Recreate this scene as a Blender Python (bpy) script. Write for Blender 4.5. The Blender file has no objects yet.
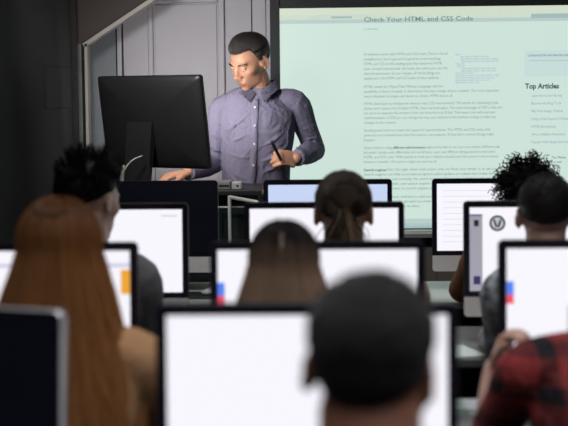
import bpy, bmesh, math, random
import numpy as np
from mathutils import Vector as V, Matrix, Euler, noise
R = math.radians
C = bpy.context.scene.collection
scene = bpy.context.scene

# ------------------------------------------------------------------ camera
F = 1500.0
YAW, PITCH, ROLL = R(2.3), R(4.72), R(-0.55)
CAM = V((0, 0, 1.55))
CROT = Matrix.Rotation(YAW, 3, 'Z') @ Matrix.Rotation(math.pi / 2 - PITCH, 3, 'X') @ Matrix.Rotation(ROLL, 3, 'Z')


def ray(px, py):
    return CROT @ V(((px - 284) / F, -(py - 213) / F, -1.0))


def onY(px, py, y):
    d = ray(px, py)
    return CAM + d * ((y - CAM.y) / d.y)


def onX(px, py, x):
    d = ray(px, py)
    return CAM + d * ((x - CAM.x) / d.x)


cd = bpy.data.cameras.new('camera')
cam = bpy.data.objects.new('camera', cd)
C.objects.link(cam)
cam.matrix_world = Matrix.Translation(CAM) @ CROT.to_4x4()
cd.sensor_width = 36
cd.lens = F / 568 * 36
cd.clip_start = 0.05
cd.dof.use_dof = True
cd.dof.focus_distance = 6.85
cd.dof.aperture_fstop = 3.3
scene.camera = cam


# --------------------------------------------------------------- materials
def nmat(name):
    m = bpy.data.materials.new(name)
    m.use_nodes = True
    nt = m.node_tree
    return m, nt, nt.nodes['Principled BSDF']


def pbr(name, col, rough=0.5, metal=0.0, var=0.0, scale=20.0, bump=0.0, bscale=60.0, stretch=(1, 1, 1), spec=0.5, sss=0.0):
    m, nt, b = nmat(name)
    b.inputs['Base Color'].default_value = (*col, 1)
    b.inputs['Roughness'].default_value = rough
    b.inputs['Metallic'].default_value = metal
    b.inputs['Specular IOR Level'].default_value = spec
    if sss:
        b.inputs['Subsurface Weight'].default_value = sss
        b.inputs['Subsurface Radius'].default_value = (0.012, 0.005, 0.003)
        b.inputs['Subsurface Scale'].default_value = 1.0
    if var or bump:
        tc = nt.nodes.new('ShaderNodeTexCoord')
        mp = nt.nodes.new('ShaderNodeMapping')
        mp.inputs['Scale'].default_value = stretch
        nt.links.new(tc.outputs['Object'], mp.inputs['Vector'])
    if var:
        n = nt.nodes.new('ShaderNodeTexNoise')
        n.inputs['Scale'].default_value = scale
        n.inputs['Detail'].default_value = 4
        nt.links.new(mp.outputs[0], n.inputs['Vector'])
        r = nt.nodes.new('ShaderNodeValToRGB')
        r.color_ramp.elements[0].position = 0.3
        r.color_ramp.elements[1].position = 0.7
        r.color_ramp.elements[0].color = (*[c * (1 - var) for c in col], 1)
        r.color_ramp.elements[1].color = (*[min(1, c * (1 + var)) for c in col], 1)
        nt.links.new(n.outputs['Fac'], r.inputs['Fac'])
        nt.links.new(r.outputs['Color'], b.inputs['Base Color'])
    if bump:
        n = nt.nodes.new('ShaderNodeTexNoise')
        n.inputs['Scale'].default_value = bscale
        n.inputs['Detail'].default_value = 5
        nt.links.new(mp.outputs[0], n.inputs['Vector'])
        bp = nt.nodes.new('ShaderNodeBump')
        bp.inputs['Strength'].default_value = bump
        bp.inputs['Distance'].default_value = 0.01
        nt.links.new(n.outputs['Fac'], bp.inputs['Height'])
        nt.links.new(bp.outputs[0], b.inputs['Normal'])
    return m


def emit(name, col, strength=1.0):
    m, nt, b = nmat(name)
    b.inputs['Base Color'].default_value = (0.02, 0.02, 0.02, 1)
    b.inputs['Roughness'].default_value = 0.4
    b.inputs['Emission Color'].default_value = (*col, 1)
    b.inputs['Emission Strength'].default_value = strength
    return m


def mathn(nt, op, a, b=None):
    n = nt.nodes.new('ShaderNodeMath')
    n.operation = op
    for i, v in enumerate((a, b)):
        if v is None:
            continue
        if isinstance(v, (int, float)):
            n.inputs[i].default_value = v
        else:
            nt.links.new(v, n.inputs[i])
    return n.outputs[0]


def checks(name, base, dark, freq, amount=0.5, bands=None, rough=0.85):
    """woven check: stripes along x and z of the garment"""
    m, nt, b = nmat(name)
    tc = nt.nodes.new('ShaderNodeTexCoord')
    sp = nt.nodes.new('ShaderNodeSeparateXYZ')
    nt.links.new(tc.outputs['Object'], sp.inputs[0])
    xs = mathn(nt, 'GREATER_THAN', mathn(nt, 'SINE', mathn(nt, 'MULTIPLY', mathn(nt, 'ADD', sp.outputs[0], mathn(nt, 'MULTIPLY', sp.outputs[1], 0.35)), freq * 6.283)), 0.35)
    zs = mathn(nt, 'GREATER_THAN', mathn(nt, 'SINE', mathn(nt, 'MULTIPLY', sp.outputs[2], freq * 6.283)), 0.35)
    f = mathn(nt, 'MULTIPLY', mathn(nt, 'ADD', xs, zs), amount)
    mx = nt.nodes.new('ShaderNodeMix')
    mx.data_type = 'RGBA'
    mx.inputs['A'].default_value = (*base, 1)
    mx.inputs['B'].default_value = (*dark, 1)
    nt.links.new(f, mx.inputs['Factor'])
    nt.links.new(mx.outputs['Result'], b.inputs['Base Color'])
    b.inputs['Roughness'].default_value = rough
    b.inputs['Specular IOR Level'].default_value = 0.25
    n = nt.nodes.new('ShaderNodeTexNoise')
    n.inputs['Scale'].default_value = 14
    n.inputs['Detail'].default_value = 3
    n.inputs['Distortion'].default_value = 1.2
    nt.links.new(tc.outputs['Object'], n.inputs['Vector'])
    bp = nt.nodes.new('ShaderNodeBump')
    bp.inputs['Strength'].default_value = 0.75
    bp.inputs['Distance'].default_value = 0.02
    nt.links.new(n.outputs['Fac'], bp.inputs['Height'])
    nt.links.new(bp.outputs[0], b.inputs['Normal'])
    return m


def planks(name, col, width, rough=0.5):
    m, nt, b = nmat(name)
    tc = nt.nodes.new('ShaderNodeTexCoord')
    sp = nt.nodes.new('ShaderNodeSeparateXYZ')
    nt.links.new(tc.outputs['Object'], sp.inputs[0])
    fr = mathn(nt, 'FRACT', mathn(nt, 'DIVIDE', sp.outputs[0], width))
    g = mathn(nt, 'LESS_THAN', fr, 0.03)
    mx = nt.nodes.new('ShaderNodeMix')
    mx.data_type = 'RGBA'
    mx.inputs['A'].default_value = (*col, 1)
    mx.inputs['B'].default_value = (*[c * 0.25 for c in col], 1)
    nt.links.new(g, mx.inputs['Factor'])
    nt.links.new(mx.outputs['Result'], b.inputs['Base Color'])
    b.inputs['Roughness'].default_value = rough
    return m


def skinmat(name, col, lip=None):
    m, nt, b = nmat(name)
    b.inputs['Roughness'].default_value = 0.42
    b.inputs['Subsurface Weight'].default_value = 0.12
    b.inputs['Subsurface Radius'].default_value = (0.010, 0.004, 0.002)
    b.inputs['Subsurface Scale'].default_value = 1.0
    at = nt.nodes.new('ShaderNodeAttribute')
    at.attribute_name = 'tone'
    tc = nt.nodes.new('ShaderNodeTexCoord')
    n = nt.nodes.new('ShaderNodeTexNoise')
    n.inputs['Scale'].default_value = 40
    nt.links.new(tc.outputs['Object'], n.inputs['Vector'])
    mx = nt.nodes.new('ShaderNodeMix')
    mx.data_type = 'RGBA'
    mx.blend_type = 'MULTIPLY'
    mx.inputs['Factor'].default_value = 0.25
    nt.links.new(at.outputs['Color'], mx.inputs['A'])
    nt.links.new(n.outputs['Color'], mx.inputs['B'])
    sw = nt.nodes.new('ShaderNodeMix')
    sw.data_type = 'RGBA'
    sw.blend_type = 'MULTIPLY'
    sw.inputs['Factor'].default_value = 1.0
    sw.inputs['A'].default_value = (*[min(1, c * 1.12) for c in col], 1)
    nt.links.new(mx.outputs['Result'], sw.inputs['B'])
    nt.links.new(sw.outputs['Result'], b.inputs['Base Color'])
    return m


def hairmat(name, root, tip=None, rough=0.42, spec=0.3, through=0.0):
    m, nt, b = nmat(name)
    at = nt.nodes.new('ShaderNodeAttribute')
    at.attribute_name = 'along'
    mx = nt.nodes.new('ShaderNodeMix')
    mx.data_type = 'RGBA'
    mx.inputs['A'].default_value = (*root, 1)
    mx.inputs['B'].default_value = (*(tip or root), 1)
    nt.links.new(at.outputs['Fac'], mx.inputs['Factor'])
    nt.links.new(mx.outputs['Result'], b.inputs['Base Color'])
    b.inputs['Roughness'].default_value = rough
    b.inputs['Specular IOR Level'].default_value = spec
    if through:
        tr = nt.nodes.new('ShaderNodeBsdfTranslucent')
        g = nt.nodes.new('ShaderNodeGamma')
        g.inputs['Gamma'].default_value = .6
        nt.links.new(mx.outputs['Result'], g.inputs['Color'])
        nt.links.new(g.outputs[0], tr.inputs['Color'])
        ms = nt.nodes.new('ShaderNodeMixShader')
        ms.inputs[0].default_value = through
        nt.links.new(b.outputs[0], ms.inputs[1])
        nt.links.new(tr.outputs[0], ms.inputs[2])
        nt.links.new(ms.outputs[0], nt.nodes['Material Output'].inputs['Surface'])
    return m


M = {}
M['alu'] = pbr('brushed_aluminium', (0.62, 0.62, 0.63), 0.38, 0.85, 0.04, 60, 0.02, 300, (1, 1, 12))
M['chin'] = pbr('satin_aluminium', (0.82, 0.80, 0.79), 0.45, 0.1, 0.03, 60)
M['black_plastic'] = pbr('black_plastic', (0.012, 0.013, 0.014), 0.45, 0, 0.1, 30)
M['bezel'] = pbr('black_bezel', (0.009, 0.0075, 0.015), 0.25, 0, 0.05, 30)
M['off_glass'] = pbr('dark_glass', (0.008, 0.010, 0.018), 0.22, 0, 0.05, 10)
M['screen_white'] = emit('lit_white_display', (0.90, 0.885, 0.95), 1.04)
M['screen_teacher'] = emit('bright_white_display', (1.0, .90, .84), 12.0)
M['screen_blue'] = emit('lit_blue_display', (0.60, 0.70, 0.95), 0.95)
M['px_lilac'] = emit('display_lilac', (0.66, 0.62, 0.86), 0.9)
M['px_grey'] = emit('display_grey', (0.40, 0.38, 0.46), 0.9)
M['px_line'] = emit('display_line', (0.62, 0.62, 0.74), 0.95)
M['px_navy'] = emit('display_navy', (0.04, 0.04, 0.14), 0.8)
M['px_blue'] = emit('display_blue', (0.10, 0.25, 0.95), 0.9)
M['px_red'] = emit('display_red', (0.95, 0.08, 0.14), 0.9)
M['px_orange'] = emit('display_orange', (0.95, 0.42, 0.03), 0.9)
M['px_dark'] = emit('display_black', (0.015, 0.015, 0.02), 0.8)
M['px_silver'] = emit('display_silver', (0.60, 0.64, 0.72), 0.9)
M['dark_wall'] = pbr('charcoal_wall_paint', (0.019, 0.020, 0.021), 0.75, 0, 0.06, 4, 0.05, 120)
M['grey_wall'] = pbr('dark_grey_wall_paint', (0.03, 0.034, 0.038), 0.8, 0, 0.05, 4)
M['white_wall'] = pbr('white_painted_board', (0.40, 0.41, 0.465), 0.5, 0, 0.03, 5, 0.03, 80)
M['blue_wall'] = pbr('grey_blue_board', (0.20, 0.235, 0.27), 0.6, 0, 0.05, 4)
M['brown_wall'] = pbr('brown_painted_board', (0.046, 0.036, 0.034), 0.7, 0, 0.1, 6)
M['white_trim'] = pbr('white_trim_paint', (0.34, 0.335, 0.31), 0.5, 0, 0.08, 12)
M['green_trim'] = pbr('grey_green_trim_paint', (0.11, 0.125, 0.12), 0.5, 0, 0.1, 12)
M['gap'] = pbr('dark_gap', (0.012, 0.012, 0.016), 0.8, 0, 0.05, 9)
M['chip'] = pbr('scuffed_black_edge', (0.006, 0.0055, 0.005), 0.7, 0, 0.8, 45, 0.2, 60)
M['wainscot'] = planks('beige_plank_panelling', (0.15, 0.135, 0.12), 0.115)
M['floor'] = pbr('dark_grey_carpet', (0.035, 0.035, 0.04), 0.95, 0, 0.3, 60, 0.2, 300)
M['ceiling'] = pbr('ceiling_paint', (0.12, 0.12, 0.13), 0.9, 0, 0.05, 6)
M['desk'] = pbr('pale_laminate', (0.66, 0.67, 0.62), 0.35, 0, 0.04, 8)
M['desk_dark'] = pbr('grey_laminate', (0.17, 0.17, 0.17), 0.3, 0, 0.06, 8)
M['desk_leg'] = pbr('dark_steel', (0.03, 0.03, 0.034), 0.4, 0.6, 0.1, 20)
M['chrome'] = pbr('chrome_tube', (0.80, 0.82, 0.79), 0.22, 0.45, 0.05, 30)
M['glass_dark'] = pbr('smoked_glass_panel', (0.014, 0.022, 0.024), 0.12, 0, 0.1, 4)
M['grey_box'] = pbr('grey_plastic', (0.21, 0.21, 0.215), 0.5, 0, 0.12, 40)
M['pale_box'] = pbr('pale_grey_plastic', (0.40, 0.40, 0.41), 0.5, 0, 0.12, 40)
M['cable'] = pbr('pale_cable', (0.55, 0.53, 0.47), 0.4, 0, 0.1, 30)
M['paper'] = pbr('white_paper', (0.62, 0.68, 0.62), 0.6, 0, 0.05, 20)
M['mug'] = pbr('white_glaze', (0.70, 0.72, 0.74), 0.2, 0, 0.05, 12)
M['green'] = pbr('pale_green_paper', (.38, .50, .42), .6, 0, .06, 12)
M['chair'] = pbr('black_chair_fabric', (0.014, 0.014, 0.016), 0.85, 0, 0.3, 120, 0.1, 300)
M['border'] = pbr('black_screen_border', (0.035, 0.042, 0.046), 0.8, 0, 0.06, 9)
M['proj'] = emit('projected_page', (0.61, 0.765, 0.69), 1.0)
M['proj_top'] = emit('projected_tab_bar', (0.64, 0.72, 0.58), 1.0)
M['proj_bar'] = emit('projected_grey_bar', (0.47, 0.60, 0.57), 1.0)
M['proj_bar_dark'] = emit('projected_slate_bar', (0.36, 0.50, 0.49), 1.0)
M['proj_text'] = emit('projected_text', (0.17, 0.29, 0.31), 1.0)
M['proj_head'] = emit('projected_heading', (0.16, 0.27, 0.25), 1.0)
M['proj_bold'] = emit('projected_bold_text', (0.035, 0.11, 0.13), 1.0)
M['proj_link'] = emit('projected_link_text', (0.20, 0.33, 0.44), 1.0)
M['proj_code'] = emit('projected_code_text', (0.34, 0.46, 0.60), 1.0)
M['proj_box'] = emit('projected_box', (0.56, 0.72, 0.70), 1.0)


# --------------------------------------------------------------- helpers
def link(o, parent=None):
    C.objects.link(o)
    if parent:
        o.parent = parent
    return o


def obj(name, bm, mat, parent=None, smooth=False, world=False):
    """bm (or mesh) becomes one object; world=True: built in world space"""
    if isinstance(bm, bmesh.types.BMesh):
        me = bpy.data.meshes.new(name)
        bmesh.ops.recalc_face_normals(bm, faces=bm.faces)
        bm.to_mesh(me)
        bm.free()
    else:
        me = bm
        me.name = name
    if world and parent:
        p = parent
        mt = Matrix.Identity(4)
        while p:
            mt = p.matrix_basis @ mt
            p = p.parent
        me.transform(mt.inverted())
    if mat:
        me.materials.clear()
        me.materials.append(mat)
    if smooth:
        for p in me.polygons:
            p.use_smooth = True
    return link(bpy.data.objects.new(name, me), parent)


def thing(name, label, cat, loc=(0, 0, 0), rz=0, group=None):
    o = bpy.data.objects.new(name, None)
    o.empty_display_size = 0.05
    o.location = loc
    o.rotation_euler = (0, 0, rz)
    C.objects.link(o)
    return tag(o, label, cat, group)


def tag(o, label, cat, group=None):
    o['label'] = label
    o['category'] = cat
    if group:
        o['group'] = group
    return o


def struct(name, bm, mat, parent=None):
    o = obj(name, bm, mat, parent)
    if not parent:
        o['kind'] = 'structure'
    return o


def box(x0, x1, y0, y1, z0, z1, bev=0.0, bm=None, seg=2):
    b2 = bmesh.new()
    bmesh.ops.create_cube(b2, size=1)
    for v in b2.verts:
        v.co = V((x0 + (v.co.x + .5) * (x1 - x0), y0 + (v.co.y + .5) * (y1 - y0), z0 + (v.co.z + .5) * (z1 - z0)))
    if bev:
        bmesh.ops.bevel(b2, geom=b2.edges[:], offset=bev, segments=seg, affect='EDGES', profile=0.5)
    if bm is None:
        return b2
    return merge(bm, b2)


def merge(bm, b2):
    me = bpy.data.meshes.new('tmp')
    b2.to_mesh(me)
    b2.free()
    bm.from_mesh(me)
    bpy.data.meshes.remove(me)
    return bm


def prism(pts, axis_off, bm=None):
    """polygon (list of Vectors) extruded by the vector axis_off"""
    bm = bm or bmesh.new()
    a = [bm.verts.new(p) for p in pts]
    b = [bm.verts.new(V(p) + V(axis_off)) for p in pts]
    n = len(pts)
    bm.faces.new(a)
    bm.faces.new(b[::-1])
    for i in range(n):
        bm.faces.new((a[i], b[i], b[(i + 1) % n], a[(i + 1) % n]))
    return bm


def rrect(x0, x1, z0, z1, r, y=0.0, seg=5, rb=None):
    rb = r if rb is None else rb
    out = []
    for cx, cz, a0, rr in ((x1 - rb, z0 + rb, -90, rb), (x1 - r, z1 - r, 0, r), (x0 + r, z1 - r, 90, r), (x0 + rb, z0 + rb, 180, rb)):
        for k in range(seg + 1):
            a = R(a0 + 90 * k / seg)
            out.append(V((cx + rr * math.cos(a), y, cz + rr * math.sin(a))))
    return out


def catmull(P, k):
    out = []
    n = len(P)
    for i in range(n - 1):
        p0, p1, p2, p3 = P[max(0, i - 1)], P[i], P[i + 1], P[min(n - 1, i + 2)]
        for j in range(k):
            t = j / k
            out.append(tuple(0.5 * ((2 * b) + (-a + c) * t + (2 * a - 5 * b + 4 * c - d) * t * t + (-a + 3 * b - 3 * c + d) * t ** 3) for a, b, c, d in zip(p0, p1, p2, p3)))
    out.append(tuple(P[-1]))
    return out


def tube(bm, pts, rad, side=(1, 0, 0), seg=16, sub=4, cap=1.0):
    """smooth loft through pts; rad entries r or (r_side, r_other); rounded ends"""
    rows = []
    for p, r in zip(pts, rad):
        rr = r if isinstance(r, (tuple, list)) else (r, r)
        rows.append((*p, *rr))
    rows = catmull(rows, sub) if len(rows) > 2 or sub > 1 else rows
    P = [V(r[:3]) for r in rows]
    Q = [(max(r[3], 1e-4), max(r[4], 1e-4)) for r in rows]
    n = len(P)
    rings = []
    side = V(side)
    for i in range(n):
        T = (P[min(n - 1, i + 1)] - P[max(0, i - 1)]).normalized()
        S = side - T * side.dot(T)
        if S.length < 1e-3:
            S = T.orthogonal()
        S.normalize()
        N = T.cross(S)
        side = S if i else S
        rings.append((P[i], S, N, Q[i][0], Q[i][1], T))
    full = []
    if cap:
        p, s, nn, a, b, t = rings[0]
        for ang in (80, 55, 28):
            full.append((p - t * min(a, b) * cap * math.sin(R(ang)), s, nn, a * math.cos(R(ang)), b * math.cos(R(ang))))
    full += [x[:5] for x in rings]
    if cap:
        p, s, nn, a, b, t = rings[-1]
        for ang in (28, 55, 80):
            full.append((p + t * min(a, b) * cap * math.sin(R(ang)), s, nn, a * math.cos(R(ang)), b * math.cos(R(ang))))
    prev = None
    for p, s, nn, a, b in full:
        ring = [bm.verts.new(p + s * a * math.cos(2 * math.pi * k / seg) + nn * b * math.sin(2 * math.pi * k / seg)) for k in range(seg)]
        if prev:
            for k in range(seg):
                bm.faces.new((prev[k], prev[(k + 1) % seg], ring[(k + 1) % seg], ring[k]))
        else:
            bm.faces.new(ring[::-1])
        prev = ring
    bm.faces.new(prev)
    return bm


def ell(bm, c, r, rot=None, mat=None, sub=3):
    m = Matrix.Translation(V(c)) @ (rot.to_4x4() if rot else Matrix.Identity(4)) @ Matrix.Diagonal((*r, 1))
    if mat:
        m = mat @ m
    bmesh.ops.create_icosphere(bm, subdivisions=sub, radius=1, matrix=m)
    return bm


def lathe(prof, seg=24, bm=None, c=(0, 0, 0)):
    bm = bm or bmesh.new()
    prev = None
    for r, z in prof:
        ring = [bm.verts.new(V(c) + V((r * math.cos(2 * math.pi * k / seg), r * math.sin(2 * math.pi * k / seg), z))) for k in range(seg)]
        if prev:
            for k in range(seg):
                bm.faces.new((prev[k], prev[(k + 1) % seg], ring[(k + 1) % seg], ring[k]))
        else:
            bm.faces.new(ring[::-1])
        prev = ring
    bm.faces.new(prev)
    return bm


scratch = bpy.data.scenes.new('scratch')


def evaluated(o):
    """mesh of an object with its modifiers, worked out in a scratch scene"""
    scratch.collection.objects.link(o)
    vl = scratch.view_layers[0]
    vl.update()
    out = bpy.data.meshes.new_from_object(o.evaluated_get(vl.depsgraph))
    d = o.data
    bpy.data.objects.remove(o)
    return out, d


def sculpt(bm, voxel, smooth=4, fac=0.5):
    """fuse overlapping closed shapes into one continuous surface"""
    me = bpy.data.meshes.new('tmp')
    bmesh.ops.recalc_face_normals(bm, faces=bm.faces)
    bm.to_mesh(me)
    bm.free()
    o = bpy.data.objects.new('tmp', me)
    r = o.modifiers.new('r', 'REMESH')
    r.mode = 'VOXEL'
    r.voxel_size = voxel
    s = o.modifiers.new('s', 'SMOOTH')
    s.factor = fac
    s.iterations = smooth
    out, d = evaluated(o)
    bpy.data.meshes.remove(d)
    return out


class Strands:
    """many thin tapered strands collected into one mesh, with a root-to-tip attribute"""
    def __init__(s):
        s.v, s.f, s.a = [], [], []

    def add(s, pts, r, tip=0.3, sides=3, a0=0.0, a1=1.0):
        n = len(pts)
        base = len(s.v)
        for i, p in enumerate(pts):
            T = (pts[min(n - 1, i + 1)] - pts[max(0, i - 1)])
            if T.length < 1e-7:
                T = V((0, 0, 1))
            T.normalize()
            S = T.orthogonal().normalized()
            N = T.cross(S)
            t = i / (n - 1)
            rr = r * (1 - (1 - tip) * t)
            for k in range(sides):
                a = 2 * math.pi * k / sides
                s.v.append(p + S * rr * math.cos(a) + N * rr * math.sin(a))
                s.a.append(a0 + (a1 - a0) * t)
        for i in range(n - 1):
            for k in range(sides):
                k2 = (k + 1) % sides
                s.f.append((base + i * sides + k, base + i * sides + k2, base + (i + 1) * sides + k2, base + (i + 1) * sides + k))

    def grid(s, rows, closed=False, al=None):
        base = len(s.v)
        w = len(rows[0])
        for i, r in enumerate(rows):
            for j, p in enumerate(r):
                s.v.append(p)
                s.a.append(al[i] if al else i / max(1, len(rows) - 1))
        for i in range(len(rows) - 1):
            for j in range(w if closed else w - 1):
                j2 = (j + 1) % w
                s.f.append((base + i * w + j, base + i * w + j2, base + (i + 1) * w + j2, base + (i + 1) * w + j))

    def build(s, name, mat, parent):
        me = bpy.data.meshes.new(name)
        me.from_pydata([tuple(p) for p in s.v], [], s.f)
        at = me.attributes.new('along', 'FLOAT', 'POINT')
        at.data.foreach_set('value', s.a)
        return obj(name, me, mat, parent, smooth=True)


# ------------------------------------------------------------------- heads
SC, SR = V((0, -.012, .032)), V((.077, .097, .085))


def ell_sdf(p, c, r, rot=None):
    q = p - np.array(c)
    if rot is not None:
        q = q @ np.array(rot)
    r = np.array(r)
    k0 = np.linalg.norm(q / r, axis=-1)
    k1 = np.linalg.norm(q / (r * r), axis=-1) + 1e-9
    return k0 * (k0 - 1.0) / k1


def smin(a, b, k):
    h = np.clip(0.5 + 0.5 * (b - a) / k, 0, 1)
    return b * (1 - h) + a * h - k * h * (1 - h)


def head_field(p):
    rx = lambda a: Matrix.Rotation(a, 3, 'X')
    rz = lambda a: Matrix.Rotation(a, 3, 'Z')
    f = ell_sdf(p, (0, -.015, .035), (.0735, .095, .080))
    add = lambda c, r, k, rot=None: smin(f, ell_sdf(p, c, r, rot), k)
    cut = lambda c, r, k, rot=None: -smin(-f, ell_sdf(p, c, r, rot), k)
    f = add((0, .022, -.022), (.059, .065, .080), .030)
    f = add((0, .026, -.080), (.043, .052, .030), .026)
    f = add((0, .072, -.101), (.018, .014, .014), .020)
    for s in (-1, 1):
        f = add((s * .043, .051, -.019), (.019, .022, .013), .022)
        f = add((s * .041, .006, -.076), (.010, .024, .020), .024)
        f = add((s * .027, .078, .0215), (.025, .010, .0065), .012, rz(s * -.28))
    f = add((0, .072, -.062), (.027, .017, .022), .018)
    for s in (-1, 1):
        f = cut((s * .032, .093, .0040), (.016, .016, .0095), .009, rz(s * -.3))
    f = add((0, .089, -.002), (.0080, .010, .026), .012, rx(.40))
    f = add((0, .107, -.028), (.0105, .0105, .0095), .012)
    for s in (-1, 1):
        f = add((s * .0125, .097, -.0335), (.0075, .010, .0065), .006)
        f = add((s * .0315, .0765, .0030), (.0135, .0100, .0090), .004)
    f = add((0, .0875, -.0640), (.0215, .0065, .0050), .005)
    f = add((0, .0865, -.0745), (.0175, .0068, .0058), .005)
    f = cut((0, .098, -.0690), (.0215, .0080, .0010), .003)
    f = cut((0, .093, -.0850), (.013, .0075, .0045), .008)
    return f


def make_head_points(na=230, npol=170):
    o = np.array((0, .012, -.008))
    az = np.arange(na) * 2 * np.pi / na
    pol = np.linspace(.02, np.pi - .02, npol)
    A, Pp = np.meshgrid(az, pol)
    d = np.stack((np.sin(Pp) * np.cos(A), np.sin(Pp) * np.sin(A), np.cos(Pp)), -1)
    lo = np.full(A.shape, .035)
    rs = np.linspace(.17, .03, 90)
    hit = np.full(A.shape, .05)
    done = np.zeros(A.shape, bool)
    prev = head_field(o + d * rs[0])
    for a, b in zip(rs[:-1], rs[1:]):
        cur = head_field(o + d * b)
        new = (~done) & (cur <= 0)
        t = prev / (prev - cur + 1e-12)
        hit = np.where(new, a + (b - a) * np.clip(t, 0, 1), hit)
        done |= new
        prev = cur
    return o + d * hit[..., None]


HEADPTS = make_head_points()


def head_shapes(bm, HM, ears=True):
    n, m = HEADPTS.shape[:2]
    rot = np.array(HM.to_3x3())
    P_ = HEADPTS @ rot.T + np.array(HM.translation)
    vs = [[bm.verts.new(P_[i, j]) for j in range(m)] for i in range(n)]
    for i in range(n - 1):
        for j in range(m):
            j2 = (j + 1) % m
            bm.faces.new((vs[i][j], vs[i + 1][j], vs[i + 1][j2], vs[i][j2]))
    bm.faces.new(vs[0])
    bm.faces.new(vs[-1][::-1])
    if not ears:
        return
    for s in (-1, 1):
        rot = Matrix.Rotation(s * .42, 3, 'Z') @ Matrix.Rotation(-.18, 3, 'X')
        c = V((s * .0765, -.010, -.006))
        ell(bm, c, (.0050, .0165, .0275), rot, HM)
        ell(bm, (s * .0715, .000, -.010), (.009, .013, .018), rot, HM)
        ell(bm, c + V((s * .001, .004, -.026)), (.005, .008, .009), rot, HM)
        b2 = bmesh.new()
        pts = [c + rot @ V((s * .0035, .0165 * math.cos(R(t)) * 1.02, .0285 * math.sin(R(t)) * 1.02)) for t in (20, 55, 90, 125, 160, 195, 230, 255)]
        tube(b2, pts, [.0034] * 8, seg=8, sub=2)
        b2.transform(HM)
        merge(bm, b2)


def paint_tone(me, HM, lips=(.80, .55, .52), stubble=0.0, hands=None):
    inv = HM.inverted()
    at = me.attributes.new('tone', 'FLOAT_COLOR', 'POINT')
    buf = []
    for v in me.vertices:
        p = inv @ v.co
        c = [1.0, 1.0, 1.0]
        if p.y > .05 and abs(p.x) < .06 and -.13 < p.z < .08:
            d = ((p.x / .0215) ** 2 + ((p.z + .0690) / .0080) ** 2) + max(0, (.076 - p.y) / .006)
            w = max(0, min(1, 1.6 - d * 1.2))
            c = [a * (1 - w) + b * w for a, b in zip(c, lips)]
        if stubble and p.z < -.035 and p.z > -.135 and p.y > -.02:
            w = stubble * min(1, (-.035 - p.z) / .02)
            c = [a * (1 - w) + a * b * w for a, b in zip(c, (.62, .60, .62))]
        if p.length < .16 and (p - V((0, .105, -.03))).length < .03:
            c = [c[0], c[1] * .9, c[2] * .88]
        buf += [*c, 1.0]
    at.data.foreach_set('color', buf)


def hand_shapes(bm, w, f, n, thumb, curl=(.25, .3, .25), sc=1.0, spread=.06, thumb_dir=None):
    """palm, four unequal bent fingers and a thumb; w wrist, f forward, n back of hand, thumb=+1/-1 side"""
    w, f = V(w), V(f).normalized()
    n = V(n)
    n = (n - f * n.dot(f)).normalized()
    s = f.cross(n) * thumb
    pm = Matrix((s, f, n)).transposed()
    ell(bm, w + f * .05 * sc, (.038 * sc, .052 * sc, .0145 * sc), pm)
    ell(bm, w + f * .035 * sc + s * .02 * sc - n * .004, (.018 * sc, .034 * sc, .014 * sc), pm)
    for i, (o, L) in enumerate(((.030, .070), (.010, .080), (-.010, .074), (-.029, .058))):
        p = w + f * (.088 - .006 * abs(i - 1)) * sc + s * o * sc
        d = (f + s * (1.2 - i) * spread).normalized()
        pts, rad = [p - d * .025 * sc, p], [.0095 * sc, .0095 * sc]
        up = n
        for k, fr in enumerate((.45, .30, .25)):
            a = curl[k]
            d, up = (d * math.cos(a) - up * math.sin(a)), (up * math.cos(a) + d * math.sin(a))
            p = p + d * L * fr * sc
            pts.append(p)
            rad.append((.0088, .0078, .0065)[k] * sc)
        tube(bm, pts, rad, side=s, seg=10, sub=2)
    b = w + f * .03 * sc + s * .028 * sc - n * .004
    td = V(thumb_dir) if thumb_dir else (f * .75 + s * .6 - n * .25)
    td.normalize()
    e = b + td * .040 * sc
    t2 = (td * .8 + f * .5 - n * .15).normalized()
    tube(bm, [b - td * .01, b + td * .01, e, e + t2 * .030 * sc], [.013 * sc, .013 * sc, .0105 * sc, .008 * sc], side=n, seg=10, sub=2)


# -------------------------------------------------------------------- hair
def sphere_dir(u, k=1.0):
    return SC + V((u.x * SR.x * k, u.y * SR.y * k, u.z * SR.z * k))


def hairline(u):
    return -.10 + .66 * max(0, u.y) ** 1.3 - .62 * max(0, -u.y)


def cap_grid(st, HM, k=1.03, line=hairline, n=56, m=20, al=0.0):
    rows = []
    for i in range(m + 1):
        row = []
        for j in range(n):
            az = 2 * math.pi * j / n
            # polar angle where the hairline is met on this azimuth
            pol = R(4)
            best = pol
            while pol < R(150):
                u = V((math.sin(pol) * math.cos(az), math.sin(pol) * math.sin(az), math.cos(pol)))
                if u.z < line(u):
                    break
                best = pol
                pol += R(2)
            pp = R(1) + (best - R(1)) * i / m
            u = V((math.sin(pp) * math.cos(az), math.sin(pp) * math.sin(az), math.cos(pp)))
            edge = k if i < m - 1 else 1.0 + (k - 1) * .3 * (m - i)
            row.append(HM @ sphere_dir(u, edge))
        rows.append(row)
    st.grid(rows, closed=True, al=[al] * (m + 1))


def rand_dir(rng):
    z = rng.uniform(-1, 1)
    a = rng.uniform(0, 2 * math.pi)
    r = math.sqrt(1 - z * z)
    return V((r * math.cos(a), r * math.sin(a), z))


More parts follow.
